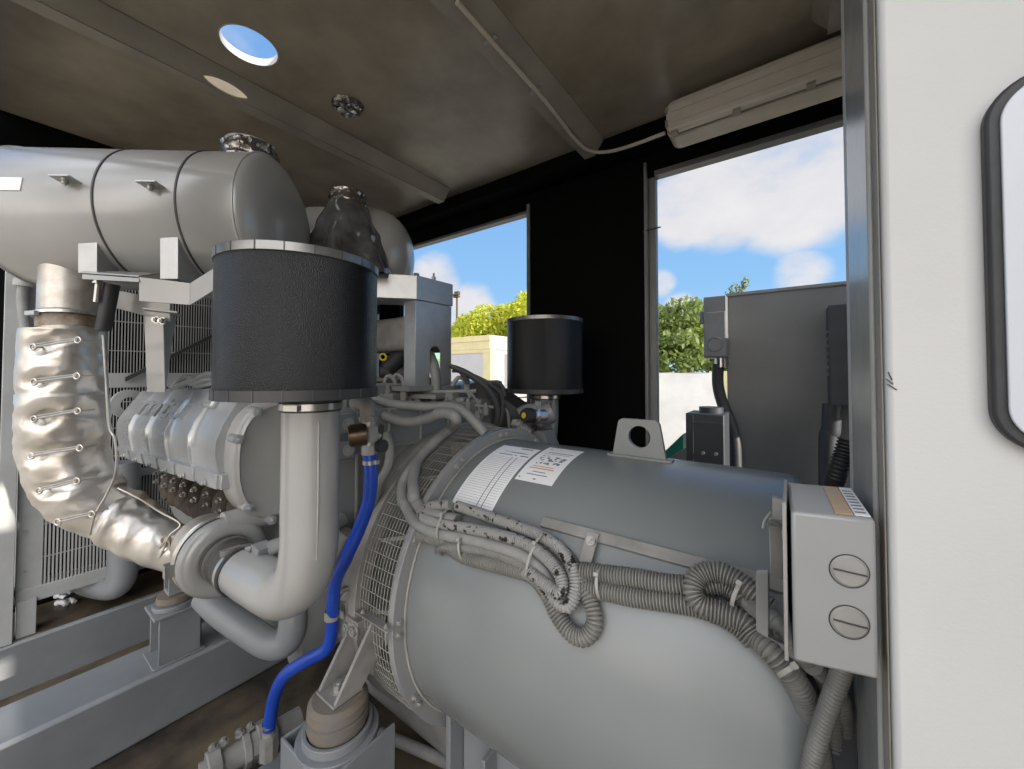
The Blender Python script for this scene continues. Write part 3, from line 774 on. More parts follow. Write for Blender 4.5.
# outlet stub and rust, inlet
so = MC+mdir*.10
obj('outlet_stub', MB().cyl(so+V((0,0,MR-.03)), so+V((0,0,MR+.06)), .085, seg=40), 'muffler_paint', m1)
def crumple(amp, sc_): return lambda a, b, c_: amp*noise.noise(a*sc_)+amp*.6*noise.noise(a*sc_*2.6)
obj('foil_wrap', MB().tube([so+V((0,0,MR-.035)), so+V((0,0,MR+.0)), so+V((0,0,MR+.03)), so+V((0,0,MR+.05))], .092, 48, disp=crumple(.014,28), step=.006), 'foil_dark', label='crumpled dark foil around the outlet stub of the front muffler', cat='foil wrap', ang_=80)
q = MB().tube([D(293,195,1.62),D(297,202,1.62),D(299,207,1.62)], .012, 12, disp=crumple(.006,60), step=.004)
obj('foil_scrap', q, 'foil', label='small bright foil scrap hanging beside the round end of the front muffler', cat='foil scrap', ang_=80)
MC2 = D(374,257,2.10); 
m2 = muffler(MC2, mdir, .8, .250, 'rear grey muffler, only its domed end seen behind the plastic wrapped stub', [.3,.6], .21)
s2 = D(348,212,1.86)
obj('outlet_stub', MB().cyl(V((s2.x,s2.y,2.1)), V((s2.x,s2.y,2.35)), .072, seg=40), 'muffler_paint', m2)
obj('foil_wrap', MB().tube([V((s2.x,s2.y,2.28)),V((s2.x,s2.y,2.32)),V((s2.x,s2.y,2.365))], .082, 48, disp=crumple(.008,30), step=.006), 'foil_dark', label='dark foil cap on top of the plastic covered stub', cat='foil wrap', ang_=80)
# plastic sheet tied around the stub, hanging open like a skirt
q = MB(); segs = 64; rings = []
for i in range(26):
    t = i/25; zc = 2.32-.36*t; ring = []
    for k in range(segs):
        a = 2*PI*k/segs; fold = .5+.5*math.sin(a*7+1.3*math.sin(3*t)); r_ = .078+.11*t**.8+(.035*t)*fold+.016*noise.noise(V((math.cos(a)*3, math.sin(a)*3, t*6)))
        ring.append(q.bm.verts.new((s2.x+r_*math.cos(a), s2.y+r_*math.sin(a), zc)))
    rings.append(ring)
for i in range(25):
    for k in range(segs): q.bm.faces.new([rings[i][k], rings[i][(k+1)%segs], rings[i+1][(k+1)%segs], rings[i+1][k]])
obj('plastic_sheet', q, 'plastic_wrap', label='dark translucent plastic sheet gathered around the rear muffler stub', cat='plastic sheet', ang_=80)
# foil plug in the roof
pf = AZ(348,105,CZ)
q = MB(); n = 26; grid = []
for i in range(10):
    r_ = .078*i/9; row = []
    for k in range(40):
        a = 2*PI*k/40; rr = r_*(1+.12*noise.noise(V((math.cos(a)*2,math.sin(a)*2,1)))); p = V((pf.x+rr*math.cos(a), pf.y+rr*math.sin(a), 0))
        row.append(q.bm.verts.new((p.x,p.y,CZ-.016-.022*noise.noise(V((p.x,p.y,0))*34)+ (.014 if i == 9 else 0))))
    grid.append(row)
for i in range(9):
    for k in range(40): q.bm.faces.new([grid[i][k], grid[i][(k+1)%40], grid[i+1][(k+1)%40], grid[i+1][k]])
bmesh.ops.solidify(q.bm, geom=q.bm.faces[:], thickness=.002)
obj('foil_plug', q, 'foil', label='crumpled aluminium foil plugging the round roof hole', cat='foil plug', ang_=25)

# muffler 1 support frame
sf = thing('muffler_stand', D(160,390,1.45), 'grey channel stand under the front muffler, behind the rocker cover', 'bracket')
q = MB()
dA = 1.24
P_ = lambda x,y,d=dA: D(x,y,d)
q.slab([P_(80,273), P_(139,277), D(186,271,1.55), D(128,268,1.55)], (0,0,.005))         # top plate
q.slab([P_(139,277), P_(190,283), P_(190,305), P_(139,301)], (-.004,.006,0))             # front web
q.slab([P_(190,283), P_(214,268,1.22), P_(214,290,1.22), P_(190,305)], (-.004,.006,0))
q.slab([P_(139,301), P_(190,305), D(196,302,1.34), D(150,299,1.34)], (0,0,.004))
q.slab([P_(82,274), P_(139,278), D(139,282,1.235), D(82,279,1.235)], (-.003,.004,0))
q.slab([D(115,290,1.42), D(170,300,1.42), D(170,322,1.42), D(115,308,1.42)], (-.004,.006,0))
obj('channel', q, 'muffler_paint', sf, .001)
q = MB()
q.slab([D(144,314,1.42), D(163,316,1.42), D(165,392,1.42), D(147,392,1.42)], (-.004,.005,0))
q.slab([D(163,316,1.42), D(176,318,1.50), D(170,350,1.50), D(165,392,1.43)], (-.004,.003,0))
q.slab([D(144,314,1.42), D(147,392,1.42), D(152,392,1.50), D(150,314,1.50)], (.004,.003,0))
q.slab([D(143,309,1.38), D(177,313,1.38), D(181,317,1.52), D(148,315,1.52)], (0,0,.006))
obj('post', q, 'muffler_paint', sf, .001)
q = MB()
for (a,b) in ((157,320),(163,321)): q.bolt(D(a,b,1.40), (.5,-.8,0), .010, .014)
objs('post_bolt', q, 'steel', sf)
sr = thing('black_strut', D(106,320,1.3), 'short black strut between flexible pipe and radiator grille', 'strut')
obj('tube', MB().cyl(D(112,284,1.36), D(103,330,1.36), .022, seg=20), 'rubber', sr)
obj('end_fitting', MB().cyl(D(98,284,1.33), D(96,302,1.33), .008, seg=12).bolt(D(98,283,1.33),(0,0,1),.011,.008), 'steel', sr)

# ================================================================== EXHAUST RISER + BLANKET
fx = thing('exhaust_riser', D(68,330,1.36), 'stained bare exhaust pipe between the front muffler and the quilted blanket', 'pipe')
a, b = D(70,238,1.40), D(69,340,1.36)
ax_ = (b-a).normalized(); Lr = (b-a).length
obj('pipe', MB().lathe(a, ax_, [(0,.05),(0,.074),(Lr*.26,.0745),(Lr*.265,.078),(Lr*.275,.0745),(Lr*.74,.0755),(Lr*.75,.079),(Lr*.76,.0755),(Lr,.0755),(Lr,.05)], 48), 'flex_pipe', fx)
obj('rusty_joint', MB().lathe(a, ax_, [(Lr*.79,.05),(Lr*.79,.078),(Lr*.84,.079),(Lr*.9,.0765),(Lr*.9,.05)], 48, disp=lambda h,t: .0015*noise.noise(V((h*60,math.cos(t)*5,math.sin(t)*5)))), 'rust', fx, label='rust brown joint')
obj('vee_clamp', MB().ring(a, ax_, .076, .089, Lr*.765, Lr*.79, 48).obox(a+ax_*Lr*.777+V((.03,-.085,0)), V((1,.4,0)), V((.4,-1,0)), V((0,0,1)), .024, .006, .007), 'steel', fx)
obj('rust_weld', MB().lathe(a+ax_*Lr*.20, ax_+V((.25,0,.0)), [(.0,.06),(.0,.086),(.012,.085),(.024,.080),(.024,.06)], 48, disp=lambda h,t: .004*noise.noise(V((h*80,math.cos(t)*6,math.sin(t)*6)))), 'rust', fx)
bl = thing('exhaust_blanket', D(60,500,1.36), 'quilted silver heat blanket wrapped on the exhaust pipe, laced with wire', 'heat blanket')
dB = 1.36
up_ = [D(66,330,dB), D(66,356,dB), D(65,390,dB), D(65,420,dB), D(66,450,dB+.005), D(74,478,dB+.01), D(92,503,dB+.015), D(118,521,dB+.03)]
lacesP = [((33,347),(78,340)),((34,382),(77,376)),((34,419),(78,411)),((31,456),(80,448)),((39,491),(77,481)),((58,522),(92,514))]
lace3 = [(D(*a_,1.25), D(*b_,1.25)) for a_, b_ in lacesP]
def blank_disp(p, n, t):
    d = .008*noise.noise(p*7)+.003*noise.noise(p*20+V((3,1,2)))
    rdg = 1-abs(noise.noise(V((p.x*13,p.y*13,p.z*22+5)))*2.2); d += .0035*max(0, rdg)
    for a_, b_ in lace3:
        e = b_-a_; s_ = max(0, min(1, (p-a_).dot(e)/e.dot(e))); q_ = a_+e*s_; dist = (p-q_).length
        d -= .020*math.exp(-(dist/.026)**2)
        db = (p-b_).length; d -= .012*math.exp(-(db/.022)**2)
    return d
prof = lambda t: .100+.006*math.sin(t*PI*1.1)+ (.004 if t>.3 else 0) - (.035*max(0,(t-.82)/.18))
obj('upper_jacket', MB().tube(up_, .105, 110, 10, rfun=prof, disp=blank_disp, step=.0045), 'blanket', bl, ang_=180)
lo_ = [D(98,508,dB+.03), D(118,520,dB+.03), D(140,533,dB+.035), D(160,542,dB+.04), D(180,550,dB+.05), D(196,553,dB+.06)]
def lo_disp(p, n, t): return .007*noise.noise(p*11+V((7,0,0)))+.007*math.sin(t*30+n.z*1.5)*(.5+noise.noise(p*8))+.003*noise.noise(p*26)
obj('lower_jacket', MB().tube(lo_, .075, 90, 10, rfun=lambda t: .086-.012*t, disp=lo_disp, step=.0045), 'blanket', bl, ang_=180)
obj('brown_jacket', MB().tube([D(108,500,dB+.05),D(130,510,dB+.07),D(155,525,dB+.09),D(180,545,dB+.09)], .07, 60, 10, rfun=lambda t: .066-.014*t, disp=lo_disp, step=.006), 'blanket_brown', bl, ang_=180, label='brown stained rear of the blanket')
q = MB(); q2 = MB()
for a_, b_ in lace3:
    q.cyl(a_, b_, .0034, seg=8); q.cyl(a_+V((0,0,.008)), b_+V((0,0,.006)), .0022, seg=8)
    for e in (a_, b_):
        q2.torus(e, (.6,-.8,0), .0095, .003, 20, 8); q2.cyl(e, e+V((-.03,.04,0)), .003, seg=8)
objs('lacing_wire', q, 'bolt', bl); objs('lacing_anchor', q2, 'blanket', bl)
# piping (edge seams) of the jackets
q = MB()
q.tube([D(22,335,1.30),D(22,380,1.29),D(25,420,1.29),D(23,440,1.29),D(26,480,1.29),D(45,510,1.30)], .0035, 8)
q.tube([D(103,335,1.30),D(106,380,1.30),D(109,425,1.30),D(115,440,1.30),D(116,470,1.30),D(108,492,1.30),D(95,515,1.29),D(90,535,1.29)], .0035, 8)
q.tube([D(118,488,1.31),D(140,499,1.32),D(160,512,1.33),D(180,524,1.345),D(170,535,1.33),D(164,548,1.33),D(158,562,1.34)], .003, 8)
objs('edge_piping', q, 'blanket', bl)
q = MB()      # ragged laced end by the turbocharger
for k in range(6):
    p = D(166+k*4, 540+k*3.2, 1.34); q.torus(p, V((.6,-.5,.3*math.sin(k))), .014, .0035, 16, 6)
q.tube([D(160,548,1.33),D(168,540,1.33),D(172,552,1.33),D(178,548,1.34),D(178,560,1.34),D(184,566,1.35)], .004, 8)
objs('end_lacing', q, 'blanket_brown', bl)
obj('outlet_cone', MB().tube([D(170,546,1.42),D(184,550,1.42),D(200,552,1.43)], .062, 40, rfun=lambda t: .058+.02*t), 'rust', tb)

# ================================================================== RADIATOR
rd = thing('radiator', (-3.1, 1.1, .25), 'tall grey radiator with wire grille behind the engine', 'radiator')
RX = -2.97
y0r, y1r = .185, 2.0
q = MB().box(RX-.30,RX,.10,.182,.41,2.12).box(RX-.30,RX,1.98,2.06,.41,2.12).box(RX-.30,RX,.10,2.06,2.02,2.12).box(RX-.30,RX+.004,.10,2.06,.40,.47)
q.box(RX-.04,RX+.003,.12,2.06,1.42,1.50); q.box(RX-.04,RX+.002,.12,2.06,.92,.96)
obj('frame', q, 'grille_paint', rd, .003)
obj('core', MB().box(RX-.25,RX-.10,.14,2.0,.42,2.05), 'black_panel', rd)
q = MB(); k = 0
while y0r+k*.0125 < y1r:
    y_ = y0r+k*.0125; q.box(RX-.006,RX-.002,y_,y_+.0040,.92,2.04); q.box(RX-.006,RX-.002,y_,y_+.0068,.44,.92); k += 1
for z_ in (.60,.76,1.05,1.20,1.34,1.62,1.78,1.92): q.box(RX-.003,RX+.001,.14,2.0,z_,z_+.004)
obj('grille', q, 'grille_paint', rd)
q = MB()
for k in range(9):
    q.bolt((RX+.001,.125,.55+k*.19),(1,0,0),.007,.006)
objs('frame_bolt', q, 'bolt', rd)
obj('leg', MB().box(-3.05,-2.955,.105,.165,.25,.42), 'grille_paint', rd, .002)
obj('leg', MB().box(-3.05,-2.955,1.95,2.01,.25,.42), 'grille_paint', rd, .002)
obj('side_post', MB().box(-3.0,-2.93,.045,.095,.25,2.1), 'grille_paint', rd, .002)
q = MB()
obj('shroud_strut', MB().obox(AX(180,352,RX+.03), (AX(215,330,RX+.03)-AX(130,372,RX+.03)), XA, V((0,0,1)), .28, .01, .012), 'black_strip', rd)
# conduit at the radiator's edge
cg = thing('radiator_conduit', D(26,330,1.9), 'grey flexible conduit with elbow at the left edge of the radiator', 'conduit')
obj('conduit', MB().tube([D(26,334,1.80),D(24,320,1.80),D(22,300,1.80),D(23,285,1.80)], .018, 14), 'hose_grey', cg)
obj('elbow', MB().tube([D(23,284,1.80),D(24,276,1.80),D(29,269,1.80),D(38,268,1.80)], .026, 16).cyl(D(23,286,1.80),D(23.5,280,1.80),.031,seg=20), 'grille_paint', cg)
obj('green_sleeve', MB().tube([D(23,274,1.85),D(26,267,1.85),D(30,264,1.85)], .018, 12), 'green_paint', cg, label='green sleeve')

# rags / debris on floor near the radiator
q = MB()
for k,(a,b) in enumerate(((60,597),(66,593),(70,601),(63,603))):
    q.tube([AZ(a-5,b,.262), AZ(a,b-1,.27), AZ(a+5,b+1,.26)], .012, 8, disp=crumple(.01,50), step=.006)
obj('paper_scrap', q, 'paper', label='torn white scrap lying on the dirty floor under the radiator grille', cat='scrap', ang_=80)
obj('floor_plate', MB().box(-2.93,-2.42,.0,2.2,.0,.012), 'floor_dirt', label='dirty floor plate between the two grey cross beams', cat='plate')

# ================================================================== COOLANT PIPES
def pipe(name, pts, r, m, label, cat='pipe', seg=28, **k): return obj(name, MB().tube(pts, r, seg, 10), m, label=label, cat=cat, **k)
pipe('coolant_pipe', [D(124,462,2.05),D(124,500,2.05),D(124,545,2.05),D(123,572,2.05),D(116,586,2.05),D(98,585,2.08),D(85,580,2.1)], .062, 'beam_paint', 'grey vertical coolant pipe with elbow, between the blanket and the radiator grille')
pipe('oil_drain_pipe', [D(205,596,1.52),D(222,612,1.48),D(250,632,1.44),D(272,644,1.42),D(288,640,1.42),D(293,622,1.42),D(293,598,1.44)], .048, 'beam_paint', 'bent blue grey pipe running below the thick elbow pipe')
pipe('water_pipe', [D(310,590,1.50),D(310,615,1.50),D(309,640,1.50),D(300,655,1.52)], .046, 'beam_paint', 'short upright blue grey pipe left of the blue hose')

# ================================================================== MOUNT PEDESTALS
pd = thing('engine_mount', (-2.26,.52,.25), 'small grey pedestal mount on the cross beam below the turbocharger', 'engine mount', 'rubber engine mounts on pedestals')
X0, X1, Y0, Y1 = -2.335, -2.185, .445, .60
q = MB().box(X0-.01,X1+.012,Y0-.012,Y1+.012,.2505,.258).box(X1-.008,X1,Y0+.008,Y1,.258,.45).box(X0,X0+.008,Y0+.008,Y1,.258,.45).box(X0-.01,X1+.01,Y0-.01,Y1+.012,.45,.462).box(X0,X1,Y1-.008,Y1,.258,.45)
obj('pedestal', q, 'beam_paint', pd, .003)
obj('collar', MB().ring(((X0+X1)/2,(Y0+Y1)/2,.462),(0,0,1),.055,.078,0,.02,40), 'beam_paint', pd, .002)
obj('rubber_isolator', MB().lathe(((X0+X1)/2,(Y0+Y1)/2,.43),(0,0,1),[(0,.02),(0,.055),(.05,.06),(.06,.066),(.085,.064),(.09,.02)],40), 'dirty_rubber', pd)
q = MB().box(-2.30,-2.22,.49,.555,.52,.535).box(-2.30,-2.292,.49,.555,.535,.66).box(-2.228,-2.22,.49,.555,.535,.66).bolt((-2.26,.52,.535),(0,0,1),.014,.012)
obj('bracket', q, 'grey_paint', pd, .002)
MX, MY = -1.145, .660
pd2 = thing('engine_mount', (MX,MY,0), 'large dusty pedestal mount under the flywheel housing, beside the blue hose', 'engine mount', 'rubber engine mounts on pedestals')
q = MB().box(MX-.12,MX+.12,MY-.115,MY-.105,0,.40).box(MX+.11,MX+.12,MY-.105,MY+.12,0,.40).box(MX-.12,MX-.11,MY-.105,MY+.12,0,.40)
obj('pedestal', q, 'beam_paint', pd2, .003)
obj('collar', MB().ring((MX,MY,.40),(0,0,1),.088,.118,-.012,.004,48).ring((MX,MY,.40),(0,0,1),.088,.10,.004,.03,48), 'beam_paint', pd2, .002)
obj('rubber_isolator', MB().lathe((MX,MY,.34),(0,0,1),[(0,.02),(0,.06),(.03,.075),(.09,.084),(.10,.088),(.125,.088),(.128,.082),(.134,.082),(.137,.088),(.16,.086),(.172,.074),(.176,.02)],64), 'dirty_rubber', pd2)
tz = .516
q = MB().box(MX-.05,MX+.05,MY-.045,MY+.05,tz,tz+.008)
for xx in (-.05,.038): q.slab([(MX+xx,MY-.04,tz+.008),(MX+xx,MY+.05,tz+.008),(MX+xx,MY+.13,tz+.10),(MX+xx,MY+.13,tz+.19),(MX+xx,MY+.085,tz+.19)], (.012,0,0))
q.box(MX-.05,MX+.03,MY+.10,MY+.13,tz+.0,tz+.19); q.box(MX-.055,MX+.01,MY+.055,MY+.10,tz+.13,tz+.185)
obj('bracket', q, 'dusty_paint', pd2, .002)
q = MB().bolt((MX,MY+.0,tz+.008),(0,0,1),.017,.022)
for xx in (-.04,-.005): q.bolt((MX+xx,MY+.055,tz+.157),(0,-1,0),.016,.012)
objs('bracket_bolt', q, 'bolt', pd2)
# flange lug and bolts above the mount
q = MB(); p = AX(352,598,-1.23); q.box(-1.27,-1.215,p.y-.03,p.y+.03,p.z-.12,p.z+.035)
lg = obj('mount_arm', q, 'dusty_paint', eng, .008)
q = MB(); q.bolt(AX(345,594,-1.214),(1,-.3,0),.016,.014); q.bolt(AX(356,600,-1.214),(1,-.3,0),.013,.012); objs('arm_bolt', q, 'bolt', lg)

# ================================================================== BLUE HOSE, VALVE, LOOSE HOSES
bh = thing('blue_hose', D(269,727,1.38), 'bright blue hose hanging from a brass valve down to the floor', 'hose')
pts = [D(369,452,1.20),D(371,472,1.20),D(369,500,1.21),D(360,527,1.22),D(347,556,1.23),D(336,580,1.25),D(333,603,1.26),D(332,630,1.28),D(326,649,1.29),D(307,660,1.30),D(285,675,1.32),D(274,698,1.34),D(269,728,1.35)]
obj('hose', MB().tube(pts, .0205, 20, 12), 'blue_hose', bh)
def clampring(p, ax, r, w=.006, t=.0018): return MB().ring(p, ax, r, r+t, -w, w, 32)
obj('hose_clamp', clampring(D(370,462,1.20),(0.02,0,1),.0207).obox(D(376,462,1.185), V((1,0,.0)), V((0,1,0)), V((0,0,1)), .009,.006,.006), 'steel', bh)
obj('hose_clamp', clampring(D(269,724,1.35),(-.1,0,1),.0207), 'steel', bh)
obj('retaining_strap', clampring(D(332,614,1.27),(0,0,1),.0208,.014,.003).box(*sorted((D(332,614,1.27).x+.018, D(349,609,1.3).x+.02)), D(340,611,1.27).y, D(340,611,1.27).y+.004, D(332,614,1.27).z-.012, D(332,614,1.27).z+.012), 'dusty_paint', bh)
bv = thing('drain_valve', D(375,430,1.2), 'brass and steel tap fitting on top of the blue hose', 'valve')
obj('street_elbow', MB().tube([D(356,405,1.22),D(360,402,1.21),D(367,405,1.20),D(368,414,1.20),D(368,420,1.20)], .024, 20).cyl(D(368,416,1.20),D(368,421,1.20),.029,seg=8), 'dusty_paint', bv)
obj('valve_body', MB().cyl(D(369,419,1.20),D(369,452,1.20),.020,seg=20).cyl(D(369,426,1.20),D(369,441,1.20),.029,seg=6).cyl(D(369,445,1.20),D(369,454,1.20),.024,seg=8).cyl(D(369,434,1.2),D(380,436,1.22),.014,seg=12), 'bolt', bv)
a, b = D(366,434,1.19), D(350,436,1.17)
obj('brass_cap', MB().cyl(a,b,.034,seg=28).cyl(b,b+(b-a)*.1,.030,seg=28), 'brass', bv)
obj('handle', MB().cyl(D(379,446,1.21),D(384,446,1.2),.020,seg=10).tube([D(378,430,1.21),D(382,426,1.21),D(380,440,1.22)], .006, 8), 'rubber', bv)
pipe('heater_hose', T_([(385,432),(390,448),(388,466),(380,482),(373,502),(362,522),(352,540)],1.36), .016, 'hose_grey', 'thin grey hose passing behind the blue hose')
pipe('heater_pipe', T_([(350,470),(348,500),(352,520),(345,545),(338,560)],1.42), .015, 'dusty_paint', 'thin grey pipe left of the blue hose, behind it')
obj('pipe_union', MB().tube(T_([(348,532),(340,545),(338,556)],1.33), .028, 16), 'dusty_paint', label='grey pipe union beside the lower bend of the blue hose', cat='fitting')

def flex(name, pts, r, label, m='conduit', ribbed=.0075, cat='conduit', group=None):
    return obj(name, MB().tube(pts, r, 14, 10, ribbed=ribbed), m, label=label, cat=cat, group=group, ang_=60)
def z2(x, y): return (380+x/4.267, 480+y/4.267)
def z3(x, y): return (560+x/4.267, 440+y/4.267)
def z1(x, y): return (320+x/4.267, 340+y/4.267)
def onC(pp, off): return [AC(*p, off) for p in pp]
WG = 'flexible conduits lying over the drum'
# hose over the screen
flex('wiring_hose', [D(*z1(200,235),1.60),D(*z1(300,270),1.58),D(*z1(450,285),1.56),D(*z1(570,285),1.52),D(*z1(640,330),1.50),D(*z1(700,395),1.50)], .019, 'upper grey hose arching along the engine top onto the screen ring', 'hose_grey', 0, 'hose')
flex('wiring_hose', [D(*z1(190,265),1.55),D(*z1(270,320),1.52),D(*z1(370,350),1.48),D(*z1(440,340),1.45),D(*z1(500,318),1.42)], .019, 'lower sagging grey hose joined to the tape wrapped bend above the screen ring', 'hose_grey', 0, 'hose')
h2 = [D(*z1(495,315),1.42), D(*z1(545,312),1.40), D(*z1(580,335),1.38), AC(*z1(560,375),.09), AC(*z1(490,435),.075), AC(*z1(420,510),.07), AC(*z1(398,590),.07), AC(*z1(402,670),.065)]
h2 += [AC(*z2(140,60),.05), AC(*z2(175,120),.045), AC(*z2(240,150),.04), AC(*z2(330,175),.03)]
flex('wiring_hose', h2, .020, 'thick grey hose bending down over the screen ring into the conduit bundle', 'hose_grey', 0, 'hose')
h3 = [AC(*z1(425,500),.07), AC(*z1(380,560),.07), AC(*z1(352,620),.065), AC(*z1(352,690),.06)] + [AC(*z2(105,100),.055), AC(*z2(150,180),.045), AC(*z2(240,225),.035), AC(*z2(360,250),.03), AC(*z2(480,280),.03), AC(*z2(600,320),.03), AC(*z2(680,380),.03), AC(*z2(730,460),.03)]
flex('wiring_hose', h3, .018, 'outer grey hose hugging the left of the thick hose over the screen ring', 'hose_grey', 0, 'hose')
c3 = onC([z2(300,105),z2(230,108),z2(182,128),z2(185,160),z2(260,185),z2(370,205),z2(480,228),z2(600,262),z2(690,315),z2(755,385),z2(780,455),z2(755,480),z2(700,440),z2(640,395)], .052)
flex('wiring_conduit', c3, .0155, 'black speckled conduit ending in the inner hairpin loop of the bundle', 'conduit_marked', .0062, group=None)
c4 = onC([z2(330,110),z2(420,140),z2(560,190),z2(680,235),z2(770,295),z2(825,390),z2(832,480),z2(800,540),z2(750,510),z2(690,440),z2(620,390)], .034)
flex('wiring_conduit', c4, .0165, 'top conduit of the bundle, looping around the inner hairpin loop', 'conduit_marked', .0068)
c6 = onC([z2(250,320),z2(262,292),z2(330,288),z2(430,300),z2(520,325),z2(600,360),z2(660,420),z2(730,520)], .03)
flex('wiring_conduit', c6, .0145, 'conduit with a short turned end at the lower left of the bundle', 'conduit', .0062)
c7 = onC([z2(150,228),z2(260,262),z2(350,322),z2(450,352),z2(560,380),z2(650,410),z2(710,480),z2(760,580),z2(820,655),z2(880,668),z2(915,610),z2(900,520),z2(860,430),z2(800,330),z2(740,280)], .022)
flex('wiring_conduit', c7, .0195, 'lowest conduit forming the large hanging loop at the bundle end', 'conduit', .0078)
# pair of conduits to the right
ua = onC([z2(850,365),z3(90,560)], .03)
flex('ribbed_conduit', onC([z3(95,560),z3(180,572),z3(320,590),z3(460,615),z3(570,622),z3(700,620),z3(790,690),z3(850,760)], .028), .0215, 'upper ribbed conduit under the side rail, leading to the coiled loop', 'conduit', .0068)
flex('ribbed_conduit', onC([z3(95,630),z3(170,640),z3(300,668),z3(460,690),z3(560,705),z3(660,735),z3(760,790),z3(830,860)], .024), .0205, 'lower ribbed conduit below the other, sagging toward the terminal box', 'conduit', .0068)
def z4(x, y): return (680+x/4.267, 460+y/4.267)
def z5(x, y): return (680+x/4.267, 600+y/4.267)
lp = [AC(*z3(900,720),.055), AC(*z3(820,650),.06), AC(*z3(740,590),.06), AC(*z3(660,560),.06), AC(*z3(590,580),.06), AC(*z3(568,640),.06), AC(*z3(600,700),.055), AC(*z3(690,735),.05),
      AC(*z4(270,690),.05), AC(*z5(330,160),.05), AC(*z5(400,230),.06), D(*z5(480,330),.645), D(*z5(530,420),.65), D(*z5(560,520),.66), D(*z5(590,700),.68), D(*z5(600,850),.69)]
flex('ribbed_conduit', lp, .0205, 'ribbed conduit coiled into a loop left of the terminal box, then dropping down', 'conduit', .0068)
flex('ribbed_conduit', [D(*z5(700,250),.55), D(*z5(680,330),.56), D(*z5(640,440),.57), D(*z5(600,560),.58), D(*z5(560,700),.59), D(*z5(530,860),.60)], .0130, 'front ribbed conduit dropping from the bottom of the terminal box', 'conduit', .0068)
flex('ribbed_conduit', [D(*z5(560,270),.63), D(*z5(620,320),.65), D(*z5(680,430),.68), D(*z5(690,580),.70), D(*z5(700,850),.71)], .0165, 'rear ribbed conduit in the shade behind the terminal box', 'conduit', .0068)
flex('ribbed_conduit', [AC(*z4(230,560),.05), AC(*z4(300,620),.05), D(*z4(420,700),.62), D(*z5(470,190),.62), D(*z5(600,310),.66), D(*z5(650,480),.69), D(*z5(650,850),.70)], .015, 'thin ribbed conduit passing behind the bracket left of the terminal box', 'conduit', .0068)
flex('ribbed_conduit', [D(848,440,1.0), D(843,455,1.0), D(838,470,1.0), D(832,490,1.02)], .022, 'short black ribbed conduit end beside the grey jamb above the terminal box', 'rubber', .009)
# cable ties
def tie(px, py, px2, py2, off, w=.0035):
    a, b = AC(px,py,off+.02), AC(px2,py2,off+.02); m_ = (a+b)/2; rad = V((0,m_.y-GY,m_.z-GZ)).normalized(); e = (b-a)/2
    pts = []
    for k in range(25):
        t = 2*PI*k/24; pts.append(m_ - rad*.022 + e*math.cos(t)*1.05 + rad*.030*math.sin(t))
    side = e.normalized().cross(rad)
    q = MB()
    for i in range(24):
        A_, B2_ = pts[i], pts[i+1]; q.obox((A_+B2_)/2, B2_-A_, side, (B2_-A_).cross(side), (B2_-A_).length/2*1.05, w, .0008)
    h = m_+rad*.010+e*.4; q.obox(h, side, e, rad, .005, .004, .004)
    return q
for i, (c_, lb) in enumerate((((435,537,447,507,.04),'zip tie at the left end of the conduit bundle, near the screen ring'),
                  ((459,558,461,534,.03),'zip tie around the lower conduits of the bundle, left of its middle'),
                  ((524,575,541,532,.04),'zip tie binding the whole bundle just before its loops'),
                  ((597,597,598,567,.03),'zip tie around the paired conduits beside the rail clip'),
                  ((731,604,743,577,.055),'light zip tie across the coiled conduit loop'),
                  ((778,676,802,661,.055),'wide tie on the conduits under the terminal box'))):
    obj('cable_tie', tie(*c_), 'mesh_paint', label=lb, cat='cable tie', group=None)

# ================================================================== TERMINAL BOX
tbx = thing('terminal_box', (.035,.64,1.16), 'grey metal terminal box with two slotted round plugs, against the white wall', 'electrical box')
TL, TR = D(791,511,.453), D(876,520,.4245); BL = V((TL.x,TL.y,D(792,659,.453).z)); BR = V((TR.x,TR.y,BL.z)); TR.z = TL.z
bk = V((-.006,.145,0))
pp = [BL,BR,BR+bk,BL+bk,TL,TR,TR+bk+V((0,0,0)),TL+bk]
obj('housing', MB().hexa(pp), 'grey_gloss', tbx, .004)
fx_ = (TR-TL).normalized(); nf = V((fx_.y,-fx_.x,0))
# cover lip to the left
q = MB().obox((TL+BL)/2+bk*.45-fx_*.004+V((0,0,.002)), V((0,1,0)), V((0,0,1)), fx_, .062, (TL.z-BL.z)/2+.006, .0022)
obj('cover_lip', q, 'dusty_paint', tbx, .001)
def on_face(px, py):
    r = ray(px,py); s_ = (TL-CAM).dot(nf)/r.dot(nf); return CAM+r*s_
for (px_,py_) in ((849,571),(849,622)):
    p = on_face(px_,py_); q = MB().lathe(p, nf, [(-.002,.005),(-.002,.0178),(.0005,.0178),(.0012,.0168),(.003,.0150),(.0032,.002)], 40)
    pl = obj('round_plug', q, 'dusty_paint', tbx)
    obj('slot', MB().obox(p+nf*.0036, (fx_-V((0,0,.10))), nf, V((0,0,1)), .0152, .0008, .0008), 'black_strip', pl)
    obj('plug_groove', MB().torus(p+nf*.0006, nf, .0181, .0007, 40, 6), 'black_strip', pl)
